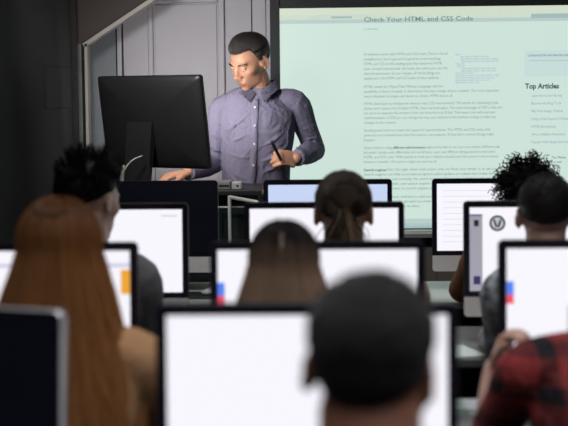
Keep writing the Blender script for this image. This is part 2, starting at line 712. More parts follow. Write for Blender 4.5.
def short_hair(name, mat, parent, HM, n=2200, length=.03, lift=.06, comb=None, line=hairline, seed=1, rad=.0011, jitter=.25, k0=1.02, lenf=None, grey=0.0):
    rng = random.Random(seed)
    st = Strands()
    cap_grid(st, HM, k0, line)
    cnt = 0
    while cnt < n:
        u = rand_dir(rng)
        if u.z < line(u) - rng.uniform(0, .04):
            continue
        cnt += 1
        t = comb(u) if comb else V((0, -1, -.5))
        t = t + V([rng.gauss(0, jitter) for _ in range(3)])
        t = t - u * t.dot(u)
        if t.length < 1e-3:
            continue
        t.normalize()
        L = length * rng.uniform(.7, 1.15) * (lenf(u) if lenf else 1)
        pts = []
        steps = 5
        lf = lift * rng.uniform(.5, 1.3) * (lenf(u) if lenf else 1)
        for k in range(steps + 1):
            f = k / steps
            uu = (u + t * (L / .09) * f).normalized()
            pts.append(HM @ sphere_dir(uu, k0 + lf * math.sin(f * 2.2)))
        a = rng.uniform(0, .25)
        if rng.random() < grey * (1.6 if u.z < .25 else .8):
            a = .8
        st.add(pts, rad, .4, 3, a, min(1, a + .25))
    return st.build(name, mat, parent)


def long_hair(name, mat, parent, HM, zend, flare=.25, face_gap=62, n=1500, seed=3, rad=.0016, wave=.006, back=.0, ampl=1.10, flat=1.0, amax=1.0, fly=.05, bulge=.07, remap=None):
    """centre-parted hair falling straight below the ears, in the body's frame"""
    rng = random.Random(seed)
    st = Strands()
    base = HM @ SC
    hx = (HM.to_3x3() @ V((1, 0, 0)))
    hy = (HM.to_3x3() @ V((0, 1, 0)))
    yawm = Matrix.Rotation(math.atan2(-hy.x, hy.y), 3, 'Z')

    def path(az, k, ze, steps=18, ph=0.0, wv=0.0, polstart=3, fl=flare):
        pts = []
        dirxy = V((math.cos(az), math.sin(az), 0))
        split = 9
        # slight notch along the parting
        for i in range(split + 1):
            pol = R(polstart + (98 - polstart) * i / split)
            u = V((math.sin(pol) * dirxy.x, math.sin(pol) * dirxy.y, math.cos(pol)))
            notch = 1 - .012 * math.exp(-(u.x / .10) ** 2) * (1 if u.z > .3 else 0)
            pts.append(HM @ sphere_dir(u, k * notch * (1 + bulge * math.sin(pol) ** 2)))
        p0 = pts[-1].copy()
        out = yawm @ V((dirxy.x * 1.0, dirxy.y * flat, 0))
        for i in range(1, steps - split + 1):
            t = i / (steps - split)
            drop = (p0.z - ze) * t
            p = p0 + out * fl * drop * (1 - .35 * t) + V((0, back * drop, -drop))
            p += V((math.sin(ph + t * 7), math.cos(ph * 1.7 + t * 6), 0)) * wv * t
            pts.append(p)
        return pts
    g0, g1 = R(90 + face_gap), R(450 - face_gap)
    shell = [path(g0 + (g1 - g0) * j / 60, max(1.0, ampl * .97), zend + .02) for j in range(61)]
    rows = [[c[i] for c in shell] for i in range(len(shell[0]))]
    st.grid(rows, al=[min(1, amax * i / (len(rows) - 1)) ** 1.5 for i in range(len(rows))])
    for q in range(n):
        az = rng.uniform(g0, g1)
        k = ampl * rng.uniform(.975, 1.0 + fly) if rng.random() < .8 else ampl * rng.uniform(1.0, 1.0 + fly * 1.8)
        clump = math.sin(az * 17) * .012 + math.sin(az * 41 + 1) * .008
        pts = path(az + rng.gauss(0, .02), k + clump, zend + rng.uniform(-.02, .05), ph=rng.uniform(0, 6.28) * .3 + az * 6, wv=wave * rng.uniform(.5, 1.4), polstart=rng.uniform(3, 40), fl=flare * rng.uniform(.8, 1.12))
        st.add(pts, rad * rng.uniform(.7, 1.2), .5, 3, -.4 + .45 * rng.random(), amax)
    if remap:
        st.a = [max(0, min(1, (q - remap[0]) / (remap[1] - remap[0]))) for q in st.a]
    return st.build(name, mat, parent)


def curly_hair(name, mat, parent, HM, n=420, seed=7, length=.055):
    rng = random.Random(seed)
    st = Strands()
    line = lambda u: -.05 + .6 * max(0, u.y) ** 1.3 - .50 * max(0, -u.y)
    cap_grid(st, HM, 1.12, line)
    c = 0
    while c < n:
        u = rand_dir(rng)
        if u.z < line(u):
            continue
        c += 1
        d = (u + V([rng.gauss(0, .22) for _ in range(3)]) + V((0, -.1, .08))).normalized()
        S = d.orthogonal().normalized()
        N = d.cross(S)
        L = length * rng.uniform(.65, 1.25) * (1.0 + .25 * max(0, u.z))
        ph = rng.uniform(0, 6.28)
        hr = rng.uniform(.006, .010)
        turns = rng.uniform(2.0, 3.2)
        p0 = sphere_dir(u, 1.03)
        pts = []
        for k in range(17):
            t = k / 16
            droop = V((0, 0, -1)) * (t * t) * .022 * (1 - u.z * .7)
            a = ph + turns * 2 * math.pi * t
            pts.append(HM @ (p0 + d * L * t + droop + (S * math.cos(a) + N * math.sin(a)) * hr * min(1, t * 4)))
        st.add(pts, .0030, .6, 4)
    return st.build(name, mat, parent)


def spiky_hair(name, mat, parent, HM, n=110, seed=5):
    rng = random.Random(seed)
    st = Strands()
    line = lambda u: -.02 + .55 * max(0, u.y) ** 1.3 - .42 * max(0, -u.y)
    cap_grid(st, HM, 1.06, line)
    c = 0
    while c < n:
        u = rand_dir(rng)
        if u.z < line(u) + .08:
            continue
        c += 1
        top = max(0, u.z)
        d = (u * .8 + V((rng.gauss(-.12, .25), rng.gauss(0, .25), .55))).normalized()
        L = (.008 + .042 * top) * rng.uniform(.6, 1.3)
        tipp = sphere_dir(u, 1.05) + d * L
        for q in range(16):
            uu = (u + V([rng.gauss(0, .11) for _ in range(3)])).normalized()
            a = sphere_dir(uu, 1.02)
            b = tipp + V([rng.gauss(0, .004) for _ in range(3)])
            m_ = (a + b) / 2 + uu * .006
            st.add([HM @ a, HM @ m_, HM @ b], .0022, .25, 3)
    # clipped sides and nape
    line2 = lambda u: -.10 + .62 * max(0, u.y) ** 1.3 - .60 * max(0, -u.y)
    cap_grid(st, HM, 1.015, line2)
    return st.build(name, mat, parent)


def tied_hair(name, mat, parent, HM, seed=9):
    """hair pulled back into a low ponytail"""
    rng = random.Random(seed)
    st = Strands()
    cap_grid(st, HM, 1.03)
    knot_u = V((0.0, -.92, -.30)).normalized()
    knot = sphere_dir(knot_u, 1.12)
    c = 0
    while c < 1500:
        u = rand_dir(rng)
        if u.z < hairline(u):
            continue
        c += 1
        a = sphere_dir(u, 1.03)
        pts = []
        for k in range(8):
            t = k / 7
            uu = (u * (1 - t) + knot_u * t)
            if uu.length < .15:
                break
            uu.normalize()
            pts.append(HM @ sphere_dir(uu, 1.035 + .035 * math.sin(t * 3.1) * (1 + .5 * max(0, u.z)) + rng.uniform(0, .012) + .05 * t * t))
        if len(pts) > 2:
            st.add(pts, .0015, .7, 3, 0, .15)
    kw = HM @ knot
    for q in range(420):
        o = V((rng.gauss(0, .012), rng.gauss(0, .008), 0))
        sp = rng.gauss(0, .019)
        L = .17 * rng.uniform(.75, 1.05)
        hl = 1.0 if (abs(sp - .012) < .006 and rng.random() < .9) or rng.random() < .12 else .1
        pts = [kw + o * .5 + V((sp * min(1, t * 2.2), -.018 * math.sin(t * 3.0) - .004, .01 - L * t)) + o * t for t in [k / 7 for k in range(8)]]
        st.add(pts, .0017, .45, 3, hl * .5, hl)
    return st.build(name, mat, parent)


# ------------------------------------------------------------ seated people
def seated(label, x, y, skin, shirt, trousers, hair, head_yaw=0, head_pitch=-8, head_roll=0, body_yaw=0, lean=0.0, k=1.0, headoff=(0, 0), hs=1.0, neckw=1.0, raised=False, voxel=.006, sleeve=1.0, elbow_out=0.0, group=None, bulk=1.0):
    root = thing('person', label, 'person', (x, y, 0), body_yaw, group)
    hc = V((headoff[0], .045 + lean, 1.175 * k + headoff[1]))
    HM = Matrix.Translation(hc) @ Matrix.Rotation(R(head_yaw), 4, 'Z') @ Matrix.Rotation(R(head_pitch), 4, 'X') @ Matrix.Rotation(R(head_roll), 4, 'Y') @ Matrix.Scale(hs, 4)
    T = [((0, -.02, .475), (.165, .12)), ((0, -.03, .60), (.150, .11)), ((0, -.02 + lean * .3, .75 * k), (.145 * bulk, .105)), ((0, lean * .7, .90 * k), (.165 * bulk, .110)), ((headoff[0] * .4, .01 + lean * .9, .985 * k), (.150 * bulk, .085)), ((headoff[0] * .6, .018 + lean, 1.04 * k), (.062, .058))]
    sh = [V((s * .172 * bulk + headoff[0] * .3, .008 + lean * .9, .965 * k)) for s in (-1, 1)]
    el = [V((s * (.232 + elbow_out) * bulk, .135 + lean * .5, .795)) for s in (-1, 1)]
    wr = [V((s * .135, .315 + lean * .4, .790)) for s in (-1, 1)]
    if raised:
        el[0], wr[0] = V((-.222, .215, .80)), V((-.216, .265, .925))
    hip = [V((s * .09, .02, .495)) for s in (-1, 1)]
    kn = [V((s * .12, .43, .505)) for s in (-1, 1)]
    an = [V((s * .12, .41, .085)) for s in (-1, 1)]
    bm = bmesh.new()
    head_shapes(bm, HM)
    tube(bm, [p for p, r in T], [r for p, r in T])
    tube(bm, [V((headoff[0] * .6, .010 + lean, 1.01 * k)), (V((headoff[0] * .6, .016 + lean, 1.0 * k)) + hc) / 2 + V((0, -.008, -.0)), hc + V((0, -.012, -.05))], [.062 * neckw, .054 * neckw, .054 * neckw])
    for i in (0, 1):
        s = (-1, 1)[i]
        tube(bm, [V((s * .06, .01 + lean, 1.0 * k)), sh[i], (sh[i] + el[i]) / 2, el[i]], [.05, .050, .044, .038])
        tube(bm, [el[i], el[i] * .6 + wr[i] * .4, wr[i]], [.038, .040, .026])
        if raised and i == 0:
            hand_shapes(bm, wr[i], V((.35, -.25, 1)), V((-.8, .5, .4)), 1, curl=(.9, 1.1, .8))
        else:
            hand_shapes(bm, wr[i], V((-s * .12, 1, -.16)), V((s * .15, .1, 1)), -s, curl=(.28, .3, .2))
        tube(bm, [hip[i], (hip[i] + kn[i]) / 2, kn[i]], [.080, .070, .052])
        tube(bm, [kn[i], kn[i] * .6 + an[i] * .4 + V((0, -.01, 0)), an[i]], [.050, .048, .034])
        tube(bm, [an[i] + V((0, -.03, -.035)), an[i] + V((s * .01, .14, -.045))], [.032, .026])
    me = sculpt(bm, voxel, 3)
    paint_tone(me, HM)
    obj('body', me, skin, root, smooth=True)
    # shirt
    g = .012
    bm = bmesh.new()
    tube(bm, [p for p, r in T[:5]] + [V((headoff[0] * .6, .012 + lean, 1.03 * k))], [(r[0] + g, r[1] + g) for p, r in T[:5]] + [(.068, .066)], cap=.3)
    for i in (0, 1):
        s = (-1, 1)[i]
        tube(bm, [V((s * .06, .01 + lean, .995 * k)), sh[i], (sh[i] + el[i]) / 2, el[i]], [.055, .062, .056, .050], cap=.9)
        q = wr[i] * sleeve + el[i] * (1 - sleeve)
        if sleeve > .1:
            tube(bm, [el[i], el[i] * .55 + q * .45, q - (wr[i] - el[i]).normalized() * .01], [.050, .049, .034], cap=.4)
    obj('shirt', sculpt(bm, .008, 3), shirt, root, smooth=True)
    bm = bmesh.new()
    tube(bm, [(0, -.025, .56), (0, -.02, .475)], [(.172, .128), (.178, .13)], cap=.5)
    for i in (0, 1):
        tube(bm, [hip[i], (hip[i] + kn[i]) / 2, kn[i]], [.090, .081, .064])
        tube(bm, [kn[i], kn[i] * .6 + an[i] * .4 + V((0, -.01, 0)), an[i] + V((0, 0, .03))], [.062, .060, .048], cap=.4)
    obj('trousers', sculpt(bm, .009, 3), trousers, root, smooth=True)
    for i in (0, 1):
        s = (-1, 1)[i]
        bm = bmesh.new()
        tube(bm, [an[i] + V((0, -.045, -.042)), an[i] + V((s * .005, .05, -.040)), an[i] + V((s * .012, .155, -.052))], [(.038, .042), (.042, .042), (.036, .028)], seg=14)
        for v in bm.verts:
            v.co.z = max(v.co.z, .002)
        obj('shoe', bm, M['chair'], root, smooth=True)
    if hair:
        hair(root, HM)
    return root, HM


def student_chair(label, x, y, rz=0, group='black classroom chairs behind the desks'):
    t = thing('classroom_chair', label, 'chair', (x, y, 0), rz, group)
    bm = box(-.20, .20, -.18, .22, .355, .385, .012)
    obj('seat', bm, M['chair'], t)
    bm = bmesh.new()
    pts = []
    for zz, yy in ((.60, -.215), (.84, -.245)):
        pts.append([V((-.19 + .38 * j / 12, yy - .03 * (1 - ((j - 6) / 6) ** 2), zz)) for j in range(13)])
    for off in (0, -.018):
        vs = [[bm.verts.new(p + V((0, off, 0))) for p in row] for row in pts]
        for j in range(12):
            bm.faces.new((vs[0][j], vs[0][j + 1], vs[1][j + 1], vs[1][j]))
        if off == 0:
            keep = vs
    for a, b in ((keep[0], vs[0]), (keep[1], vs[1])):
        for j in range(12):
            bm.faces.new((a[j], a[j + 1], b[j + 1], b[j]))
    for j in (0, 12):
        bm.faces.new((keep[0][j], keep[1][j], vs[1][j], vs[0][j]))
    obj('backrest', bm, M['chair'], t)
    for s in (-1, 1):
        bm = bmesh.new()
        tube(bm, [(s * .17, -.17, .37), (s * .17, -.20, .45), (s * .165, -.236, .80)], [.011] * 3, seg=8, cap=.3)
        obj('back_post', bm, M['desk_leg'], t, smooth=True)
        for q in (-1, 1):
            bm = bmesh.new()
            tube(bm, [(s * .16, .02 + q * .15, .36), (s * .185, .02 + q * .20, .006)], [.012, .010], seg=8, cap=.3)
            obj('leg', bm, M['desk_leg'], t, smooth=True)
    return t


# ------------------------------------------------------------- the setting
YF = 7.50            # front wall
XL = -1.285          # left wall
XR, YB, ZC = 2.3, -0.9, 2.85
YW = 7.10            # far end of the dark left wall
struct('floor', box(-2.4, XR + .1, YB - .1, YF + .2, -.1, 0), M['floor'])
struct('ceiling', box(-2.4, XR + .1, YB - .1, YF + .2, ZC, ZC + .1), M['ceiling'])
struct('wall_right', box(XR, XR + .1, YB, YF + .1, 0, ZC), M['grey_wall'])
struct('wall_back', box(XL - .1, XR, YB - .1, YB, 0, ZC), M['grey_wall'])
struct('wall_left', box(XL - .12, XL, YB, YW, 0, ZC), M['dark_wall'])
struct('wall_side', box(-2.0, -1.9, YW - .1, YF, 0, ZC), M['blue_wall'])
xs = onY(271, 100, YF).x
struct('wall_front', box(-2.4, XR, YF, YF + .1, 0, ZC), M['grey_wall'])
# scuffed edge of the dark wall, faint access panel on it
struct('trim_1', box(XL - .012, XL + .024, YW, YW + .03, 0, ZC, .004), M['chip'])
a, b = onX(45, 66, XL + .002), onX(72, 107, XL + .002)
bm = box(XL, XL + .006, a.y, min(b.y, YW - .06), b.z, a.z, .002)
struct('trim_15', bm, M['dark_wall'])
# brown bulkhead with a slanted, white-edged lower side
YK = 7.22
P = lambda px, py: onY(px, py, YK)
slope = [P(82.5, 44), P(148, 0), P(330, -122)]
top = ZC
pts = [P(60, 44), slope[0], slope[1], slope[2], V((slope[2].x, YK, top)), V((P(60, 44).x, YK, top))]
struct('wall_bulkhead', prism(pts, (0, .06, 0)), M['brown_wall'])
d = (slope[2] - slope[0]).normalized()
nrm = V((d.z, 0, -d.x))
if nrm.z > 0:
    nrm = -nrm
w = .019
tp = [slope[0] + V((0, -.012, 0)), slope[2] + V((0, -.012, 0)), slope[2] + V((0, -.012, 0)) + nrm * w, slope[0] + V((0, -.012, 0)) + nrm * w]
struct('trim_2', prism(tp, (0, .075, 0)), M['white_trim'])
x0, x1, x2, x3, x4 = (P(v, 100).x for v in (60, 80.5, 82.3, 85.8, 88.6))
zt = slope[0].z
struct('trim_3', box(x0, x2, YK, YK + .06, 0, zt), M['green_trim'])
struct('trim_4', box(x2, x3, YK + .03, YK + .06, 0, zt), M['gap'])
struct('trim_5', box(x3, x4, YK - .012, YK + .06, 0, zt), M['white_trim'])
# white boarded wall with the door, left of the screen
Q = lambda px: onY(px, 80, YF).x


def board(name, p0, p1, d0, mat, z0=0.0, z1=ZC, bev=.002):
    return struct(name, box(Q(p0), Q(p1), YF - d0, YF, z0, z1, bev), M[mat])


board('wall_blue', 60, 116.5, .004, 'blue_wall')
board('trim_6', 116.5, 118.5, .006, 'gap')
board('trim_7', 118.5, 123.0, .030, 'white_wall')
board('trim_8', 123.0, 124.3, .008, 'gap')
board('wall_boarded', 124.3, 272.0, .012, 'white_wall')
board('trim_9', 149.2, 154.6, .032, 'white_wall', bev=.006)
board('trim_10', 219.4, 225.5, .032, 'white_wall', bev=.006)
zd = onY(186, 3, YF).z
board('trim_11', 154.6, 219.4, .032, 'white_wall', zd, zd + .035, .006)
board('trim_12', 252.0, 253.2, .0135, 'gap', bev=0)
board('trim_13', 253.2, 266.5, .020, 'white_wall')
door = struct('door_1', box(Q(156.2), Q(217.8), YF - .020, YF - .010, .01, zd - .008, .003), M['white_wall'])
dh = bmesh.new()
hx = Q(213)
tube(dh, [(hx, YF - .02, 1.02), (hx, YF - .065, 1.02)], [.009, .009], sub=1, seg=12)
tube(dh, [(hx + .002, YF - .065, 1.02), (hx - .11, YF - .065, 1.02)], [.009, .008], sub=1, seg=12)
obj('door_handle', dh, M['chrome'], door, smooth=True)
# plank panelling under the screen
zw = onY(440, 246, YF).z
struct('trim_14', box(xs, XR, YF - .03, YF, 0, zw, .003), M['wainscot'])

# -------------------------------------------------------- projection screen
YS = YF - .05
S_ = lambda px, py, dy=0.0: onY(px, py, YS - dy)
sx0, sx1 = S_(280.5, 110).x, S_(280.5, 110).x + 1.86
sz1, sz0 = S_(420, 6.9).z, S_(420, 226.5).z
scr = thing('projection_screen', 'large lit projection screen on the front wall showing a web page', 'projection screen', ((sx0 + sx1) / 2, YS, sz0))
obj('screen_surface', box(sx0, sx1, YS, YS + .012, sz0, sz1), M['proj'], scr, world=True)
fb = bmesh.new()
bx = S_(270.8, 100).x
box(bx, sx0, YS - .012, YS + .02, sz0 - .02, sz1 + .42, .002, fb)
box(sx1, sx1 + .05, YS - .012, YS + .02, sz0 - .02, sz1 + .42, .002, fb)
box(sx0, sx1, YS - .004, YS + .02, sz1, sz1 + .42, .002, fb)
obj('border', fb, M['border'], scr, world=True)
fb = bmesh.new()
tube(fb, [(bx, YS - .008, sz0 - .028), (sx1 + .05, YS - .008, sz0 - .028)], [.014, .014], sub=1, seg=14)
obj('bottom_bar', fb, M['chrome'], scr, smooth=True, world=True)
hb = bmesh.new()
tube(hb, [((bx + sx1) / 2 - 1.0, YS - .02, sz1 + .46), ((bx + sx1) / 2 + 1.0, YS - .02, sz1 + .46)], [.045, .045], sub=1, seg=16)
obj('roller_case', hb, M['border'], scr, smooth=True, world=True)
# marker rail beneath it
rail = thing('marker_rail', 'shiny metal rail along the wall just under the projection screen', 'rail', ((sx0 + sx1) / 2, YS, sz0 - .06))
rz_ = S_(415, 234).z
obj('ledge', box(sx0 + .02, sx1, YS - .05, YF - .001, rz_ - .010, rz_, .003), M['chrome'], rail, world=True)
obj('lip', box(sx0 + .02, sx1, YS - .056, YS - .050, rz_ - .014, rz_ + .008, .002), M['alu'], rail, world=True)


def sheet(name, px0, py0, px1, py1, mat, dy=.002):
    p0, p1 = S_(px0, py0), S_(px1, py1)
    return obj(name, box(max(p0.x, sx0), min(p1.x, sx1), YS - dy, YS - dy + .001, p1.z, p0.z), M[mat], scr, world=True)


sheet('tab_bar', 270, 6.2, 700, 15.5, 'proj_top')
sheet('address_bar', 270, 15.5, 700, 19.3, 'proj_bar')
sheet('address_field', 331, 16.4, 352, 18.4, 'proj_bar_dark', .0035)
sheet('bookmark_field', 531, 13.8, 700, 16.2, 'proj_bar_dark', .0035)
sheet('task_bar', 270, 219.5, 700, 224, 'proj_bar')
sheet('task_strip', 270, 224, 700, 226.5, 'proj_bar_dark')
sheet('side_box', 524.5, 50.5, 700, 75, 'proj_box')


def text_mesh(txt, x, z, width, height, bold=0.0, y=YS - .004):
    cu = bpy.data.curves.new('t', 'FONT')
    cu.body = txt
    cu.resolution_u = 2
    cu.offset = bold
    o = bpy.data.objects.new('t', cu)
    me, d = evaluated(o)
    bpy.data.curves.remove(d)
    xs_ = [v.co.x for v in me.vertices]
    k = width / (max(xs_) - min(xs_))
    x_ = min(xs_)
    for v in me.vertices:
        v.co = V((x + (v.co.x - x_) * k, y, z + v.co.y * height / .7))
    return me


def text_block(name, lines, mat, bold=0.0, cap=2.6):
    """lines: (text, px left, px right, py baseline) on the screen"""
    bm = bmesh.new()
    for t, xa, xb, yb in lines:
        a, b = S_(xa, yb, .004), S_(xb, yb, .004)
        me = text_mesh(t, a.x, a.z, b.x - a.x, cap / 201.0, bold)
        bm.from_mesh(me)
        bpy.data.meshes.remove(me)
    return obj(name, bm, M[mat], scr, world=True)


text_block('heading_text', [('Check Your HTML and CSS Code', 364, 473, 21.8)], 'proj_head', .012, 4.6)
text_block('caption_text', [('2 minutes', 364, 378, 30)], 'proj_link', 0, 2.2)
L0 = 364
text_block('paragraph_text', [
    ('A website is built with HTML and CSS code. This is a lot of', L0, 448, 55.6),
    ('simplification, but in general its good to know anything.', L0, 441, 60.5),
    ('HTML and CSS are the leading tools that determine HTML', L0, 442.5, 65.2),
    ('your content is presented: the fonts, the colors you use, the', L0, 447.5, 70.0),
    ('size and placement of your images, all those things are', L0, 440, 74.8),
    ('explained in the HTML and CSS codes of your website.', L0, 439, 79.6)], 'proj_text')
text_block('paragraph_text', [
    ('HTML stands for HyperText Markup Language and the', L0, 443, 88.0),
    ('possibility of how it is made. It determines the exact design of your content. The most important', L0, 499, 92.8),
    ('text is displayed as images and layout on screen. HTML does it all.', L0, 453, 97.6)], 'proj_text')
text_block('paragraph_text', [
    ('HTML dates back to Hollywood, where a very CSS was invented. CSS stands for Cascading Style', L0, 498, 105.0),
    ('Sheets and it does a lot of better HTML, does not their paint. The main advantage of CSS is that you', L0, 502, 109.7),
    ('can use it to separate the content of the site from the look & feel. This means that with a proper', L0, 495.5, 114.4),
    ('implementation of CSS you can change the way your website looks without having to make any', L0, 496, 119.1),
    ('changes to the content.', L0, 396, 123.8)], 'proj_text')
text_block('paragraph_text', [
    ('Having good code is an important aspect of a good website. The HTML and CSS codes that', L0, 490.5, 131.6),
    ('generate your website have one that need to use properly. If they don\'t, several things might', L0, 494, 136.4),
    ('happen:', L0, 375, 141.2)], 'proj_text')
text_block('paragraph_text', [
    ('browsers handle code differently and not all your users see different things based on the same', L0, 495, 153.7),
    ('HTML and CSS code. With standard code your website should look the same in one browser', L0, 499, 158.4),
    ('however it smaller. Of course it might not work at all.', L0, 437, 163.1)], 'proj_text')
text_block('paragraph_text', [('Some visitors using', L0, 392, 149.0)], 'proj_text')
text_block('paragraph_text', [('might not be able to see your own website. Different web', 426, 499.5, 148.4)], 'proj_text')
text_block('bold_text', [('different web browsers', 393, 425, 148.8)], 'proj_bold', .014)
text_block('paragraph_text', [
    ('like Google that visit your site to find out what it is about', 387, 497, 170.6),
    ('Search engines use little automatic programs called spiders or robots that index the site', L0, 500, 175.6),
    ('and pages. If your code is wrong, the search engines will come to a halt there and may not', L0, 497, 180.3),
    ('know the HTML code; now search engines cannot find the rest of the pages on it', L0, 490, 185.0),
    ('and you will not be seen on search engines at all.', L0, 437, 189.7),
], 'proj_text')
text_block('paragraph_text', [
    ('Once you know your website is valid and works you can look at other things', L0, 492, 198.0),
    ('that make it easier for people to read the site in any browser they like', L0, 488, 202.7),
    ('and for you to keep it up to date.', L0, 420, 207.4)], 'proj_text')
text_block('bold_text', [('Search engines', L0, 386, 171.2)], 'proj_bold', .014)
text_block('box_text', [('LOOKING FOR AN ONLINE DESIGN', 528, 573, 56.5)], 'proj_bold', .004, 2.0)
sheet('box_line', 529, 60.1, 600, 60.7, 'proj_bar', .0035)
text_block('side_heading_text', [('Top Articles', 525, 559, 88.6)], 'proj_bold', .035, 5.0)
SL = [('Learn How to Start Earning', 532, 562), ('Become the Blog Tools', 531.5, 561), ('Fifty Free Design Themes', 531.5, 563), ('Using a Free Keyword Checker', 531.5, 570), ('HTML Newsletters', 531.5, 556), ('Add an Addition Newsletter', 531.5, 566), ('Popular Web design from book', 531.5, 572)]
for i, (t, a, b) in enumerate(SL):
    text_block('link_text', [(t, a, b, 96.8 + 7.75 * i)], 'proj_link', 0, 2.6)
text_block('side_text', [('Free Website', 552, 566, 158.5), ('in a week', 553, 562, 163), ('today', 553, 560, 167)], 'proj_bold', .004, 2.4)
rng = random.Random(4)
cl = []
for i in range(13):
    ind = (0, 5, 5, 6, 0, 2, 6, 6, 0, 0, 1, 0, 0)[i]
    ln = (6, 29, 38, 38, 9, 8, 35, 35, 20, 44, 38, 35, 24)[i]
    cl.append(('<tag attribute="value"> text of the code line </tag>'[:max(6, int(ln * 1.2))], 455 + ind, 455 + ind + ln, 55.2 + 2.35 * i))
text_block('code_text', cl, 'proj_code', .01, 1.9)

# --------------------------------------------------------------- computers
SW, SH = .477, .268


def computer(label, x, y, rz=0.0, tilt=3.0, lit='screen_white', patches=(), base=.74, group=None, shell='black_plastic', foot='alu', name='desktop_computer', neck=.085, nx=0.0, dz=0.0, w=.516, h=.372, edge=.014):
    t = thing(name, label, 'computer', (x, y, base), rz, group)
    z0 = .076 + dz
    piv = Matrix.Translation((0, 0, z0 + .19)) @ Matrix.Rotation(R(-tilt), 4, 'X') @ Matrix.Translation((0, 0, -z0 - .19))

    def put(nm, bm, mat, par=t, smooth=False):
        bm.transform(piv)
        return obj(nm, bm, mat, par, smooth)
    bm = bmesh.new()
    prev = None
    for sc, yy in [(.992, -.001), (1.0, .003)] + [(a, b + edge - .014) for a, b in ((1.0, .014), (.985, .020), (.94, .0265), (.88, .031), (.78, .0365), (.66, .041), (.52, .0445), (.35, .047), (.1, .049))]:
        ring = [bm.verts.new(V((p.x * sc, yy, z0 + h / 2 + (p.z - h / 2) * sc))) for p in rrect(-w / 2, w / 2, 0, h, .014)]
        if prev:
            for i in range(len(ring)):
                bm.faces.new((prev[i], prev[(i + 1) % len(ring)], ring[(i + 1) % len(ring)], ring[i]))
        else:
            bm.faces.new(ring)
        prev = ring
    bm.faces.new(prev[::-1])
    for f in bm.faces:
        f.smooth = len(f.verts) == 4
    for e in bm.edges:
        if len(e.link_faces) == 2 and e.calc_face_angle(0) > .6:
            e.smooth = False
    hs = put('housing', bm, M[shell])
    put('bezel', prism(rrect(-w / 2 + .0012, w / 2 - .0012, z0 + .064, z0 + h - .0012, .013, -.003, rb=.001), (0, .002, 0)), M['bezel'])
    put('chin', prism(rrect(-w / 2 + .0008, w / 2 - .0008, z0 + .0005, z0 + .064, .001, -.0032, rb=.013), (0, .0026, 0)), M['chin'] if foot == 'alu' else M[shell])
    sx, sz = -SW / 2, z0 + h - .021
    disp = put('display', box(-SW / 2, SW / 2, -.0042, -.0032, sz - SH, sz), M[lit] if lit else M['off_glass'])
    for nm, u0, v0, u1, v1, mt in patches:
        if mt == 'ring':
            cx, cz = sx + SW * u0, sz - SH * v0
            for q, (ro, mm, yy) in enumerate(((u1, 'px_dark', -.0052), (u1 * .74, 'px_silver', -.0060))):
                b2 = prism([V((cx + ro * math.cos(2 * math.pi * k / 28), yy, cz + ro * math.sin(2 * math.pi * k / 28))) for k in range(28)], (0, .0008, 0))
                put('emblem_ring' if q == 0 else 'emblem_field', b2, M[mm], disp)
            b2 = bmesh.new()
            for sgn in (-1, 1):
                pp = [V((cx + sgn * u1 * .55, -.0068, cz + u1 * .42)), V((cx + sgn * u1 * .28, -.0068, cz + u1 * .5)), V((cx - sgn * u1 * .02, -.0068, cz - u1 * .42)), V((cx + sgn * u1 * .22, -.0068, cz - u1 * .58))]
                prism(pp, (0, .0006, 0), b2)
            put('emblem_stroke', b2, M['px_dark'], disp)
            continue
        yy = -.0050 if mt in ('px_lilac', 'px_grey', 'px_line') else -.0056
        put(nm, box(sx + SW * u0, sx + SW * u1, yy, yy + .0006, sz - SH * v1, sz - SH * v0), M[mt], disp)
    # foot and neck
    st = bmesh.new()
    prof = [V((0, .046, z0 + .20)), V((0, .060, z0 + .20)), V((0, .092, .012)), V((0, .088, .0)), V((0, -.085, .0)), V((0, -.085, .007)), V((0, .074, .010)), V((0, .040, z0 + .10))]
    prism([p + V((nx - neck, 0, 0)) for p in prof], (2 * neck, 0, 0), st)
    bmesh.ops.recalc_face_normals(st, faces=st.faces)
    obj('stand', st, M[foot], t)
    return t


COL = {'left': -.762, 'centre': -.065, 'right': .628}
ROW = [6.00, 4.80, 3.56, 2.52]
page = lambda: [('page_line', .05, .10 + .085 * i, .9, .106 + .085 * i, 'px_line') for i in range(10)]
blocks = [('blue_block', 0.0, .29, .035, .41, 'px_blue'), ('red_block', 0.0, .41, .035, .49, 'px_red')]
computer('switched-off black-screened computer in front of the lectern, left end of the front desk', COL['left'] - .003, ROW[0], lit=None)
computer('computer with a pale blue screen behind the ponytailed student', COL['centre'], ROW[0], lit='screen_blue', patches=[('page_line', .35, .25, 1, .262, 'px_line'), ('status_strip', 0, .90, 1, 1, 'px_lilac')])
computer('computer showing a faintly lined white sheet beside the curly-haired student', COL['right'] - .018, ROW[0], tilt=3, patches=page())
computer('white-screened computer just right of the spiky-haired student', COL['left'] + .001, ROW[1], patches=[('page_line', .86, .07, .97, .085, 'px_line')])
computer('white-screened computer right behind the ponytailed head, second row', COL['centre'], ROW[1], patches=[])
computer('computer showing a web page with a round emblem and grey sidebar', COL['right'] + .012, ROW[1], patches=[
    ('sidebar', 0, .085, .085, 1, 'px_grey'), ('sidebar_top', 0, .082, .085, .10, 'px_navy'), ('sidebar_icon', .028, .15, .06, .225, 'px_dark'), ('sidebar_icon', .025, .82, .07, .92, 'px_navy'), ('emblem', .185, .19, .0255, 0, 'ring')])
computer('computer with a toolbar and orange block on screen beside the red-haired student', COL['left'] + .008, ROW[2], patches=[('toolbar_line', 0, .115, 1, .145, 'px_lilac'), ('orange_block', .955, .17, 1, .39, 'px_orange')])
computer('white-screened computer partly hidden by the long brown-haired student', COL['centre'], ROW[2], patches=blocks)
computer('white-screened computer behind the red plaid shirt', COL['right'] - .004, ROW[2], rz=0, patches=blocks)
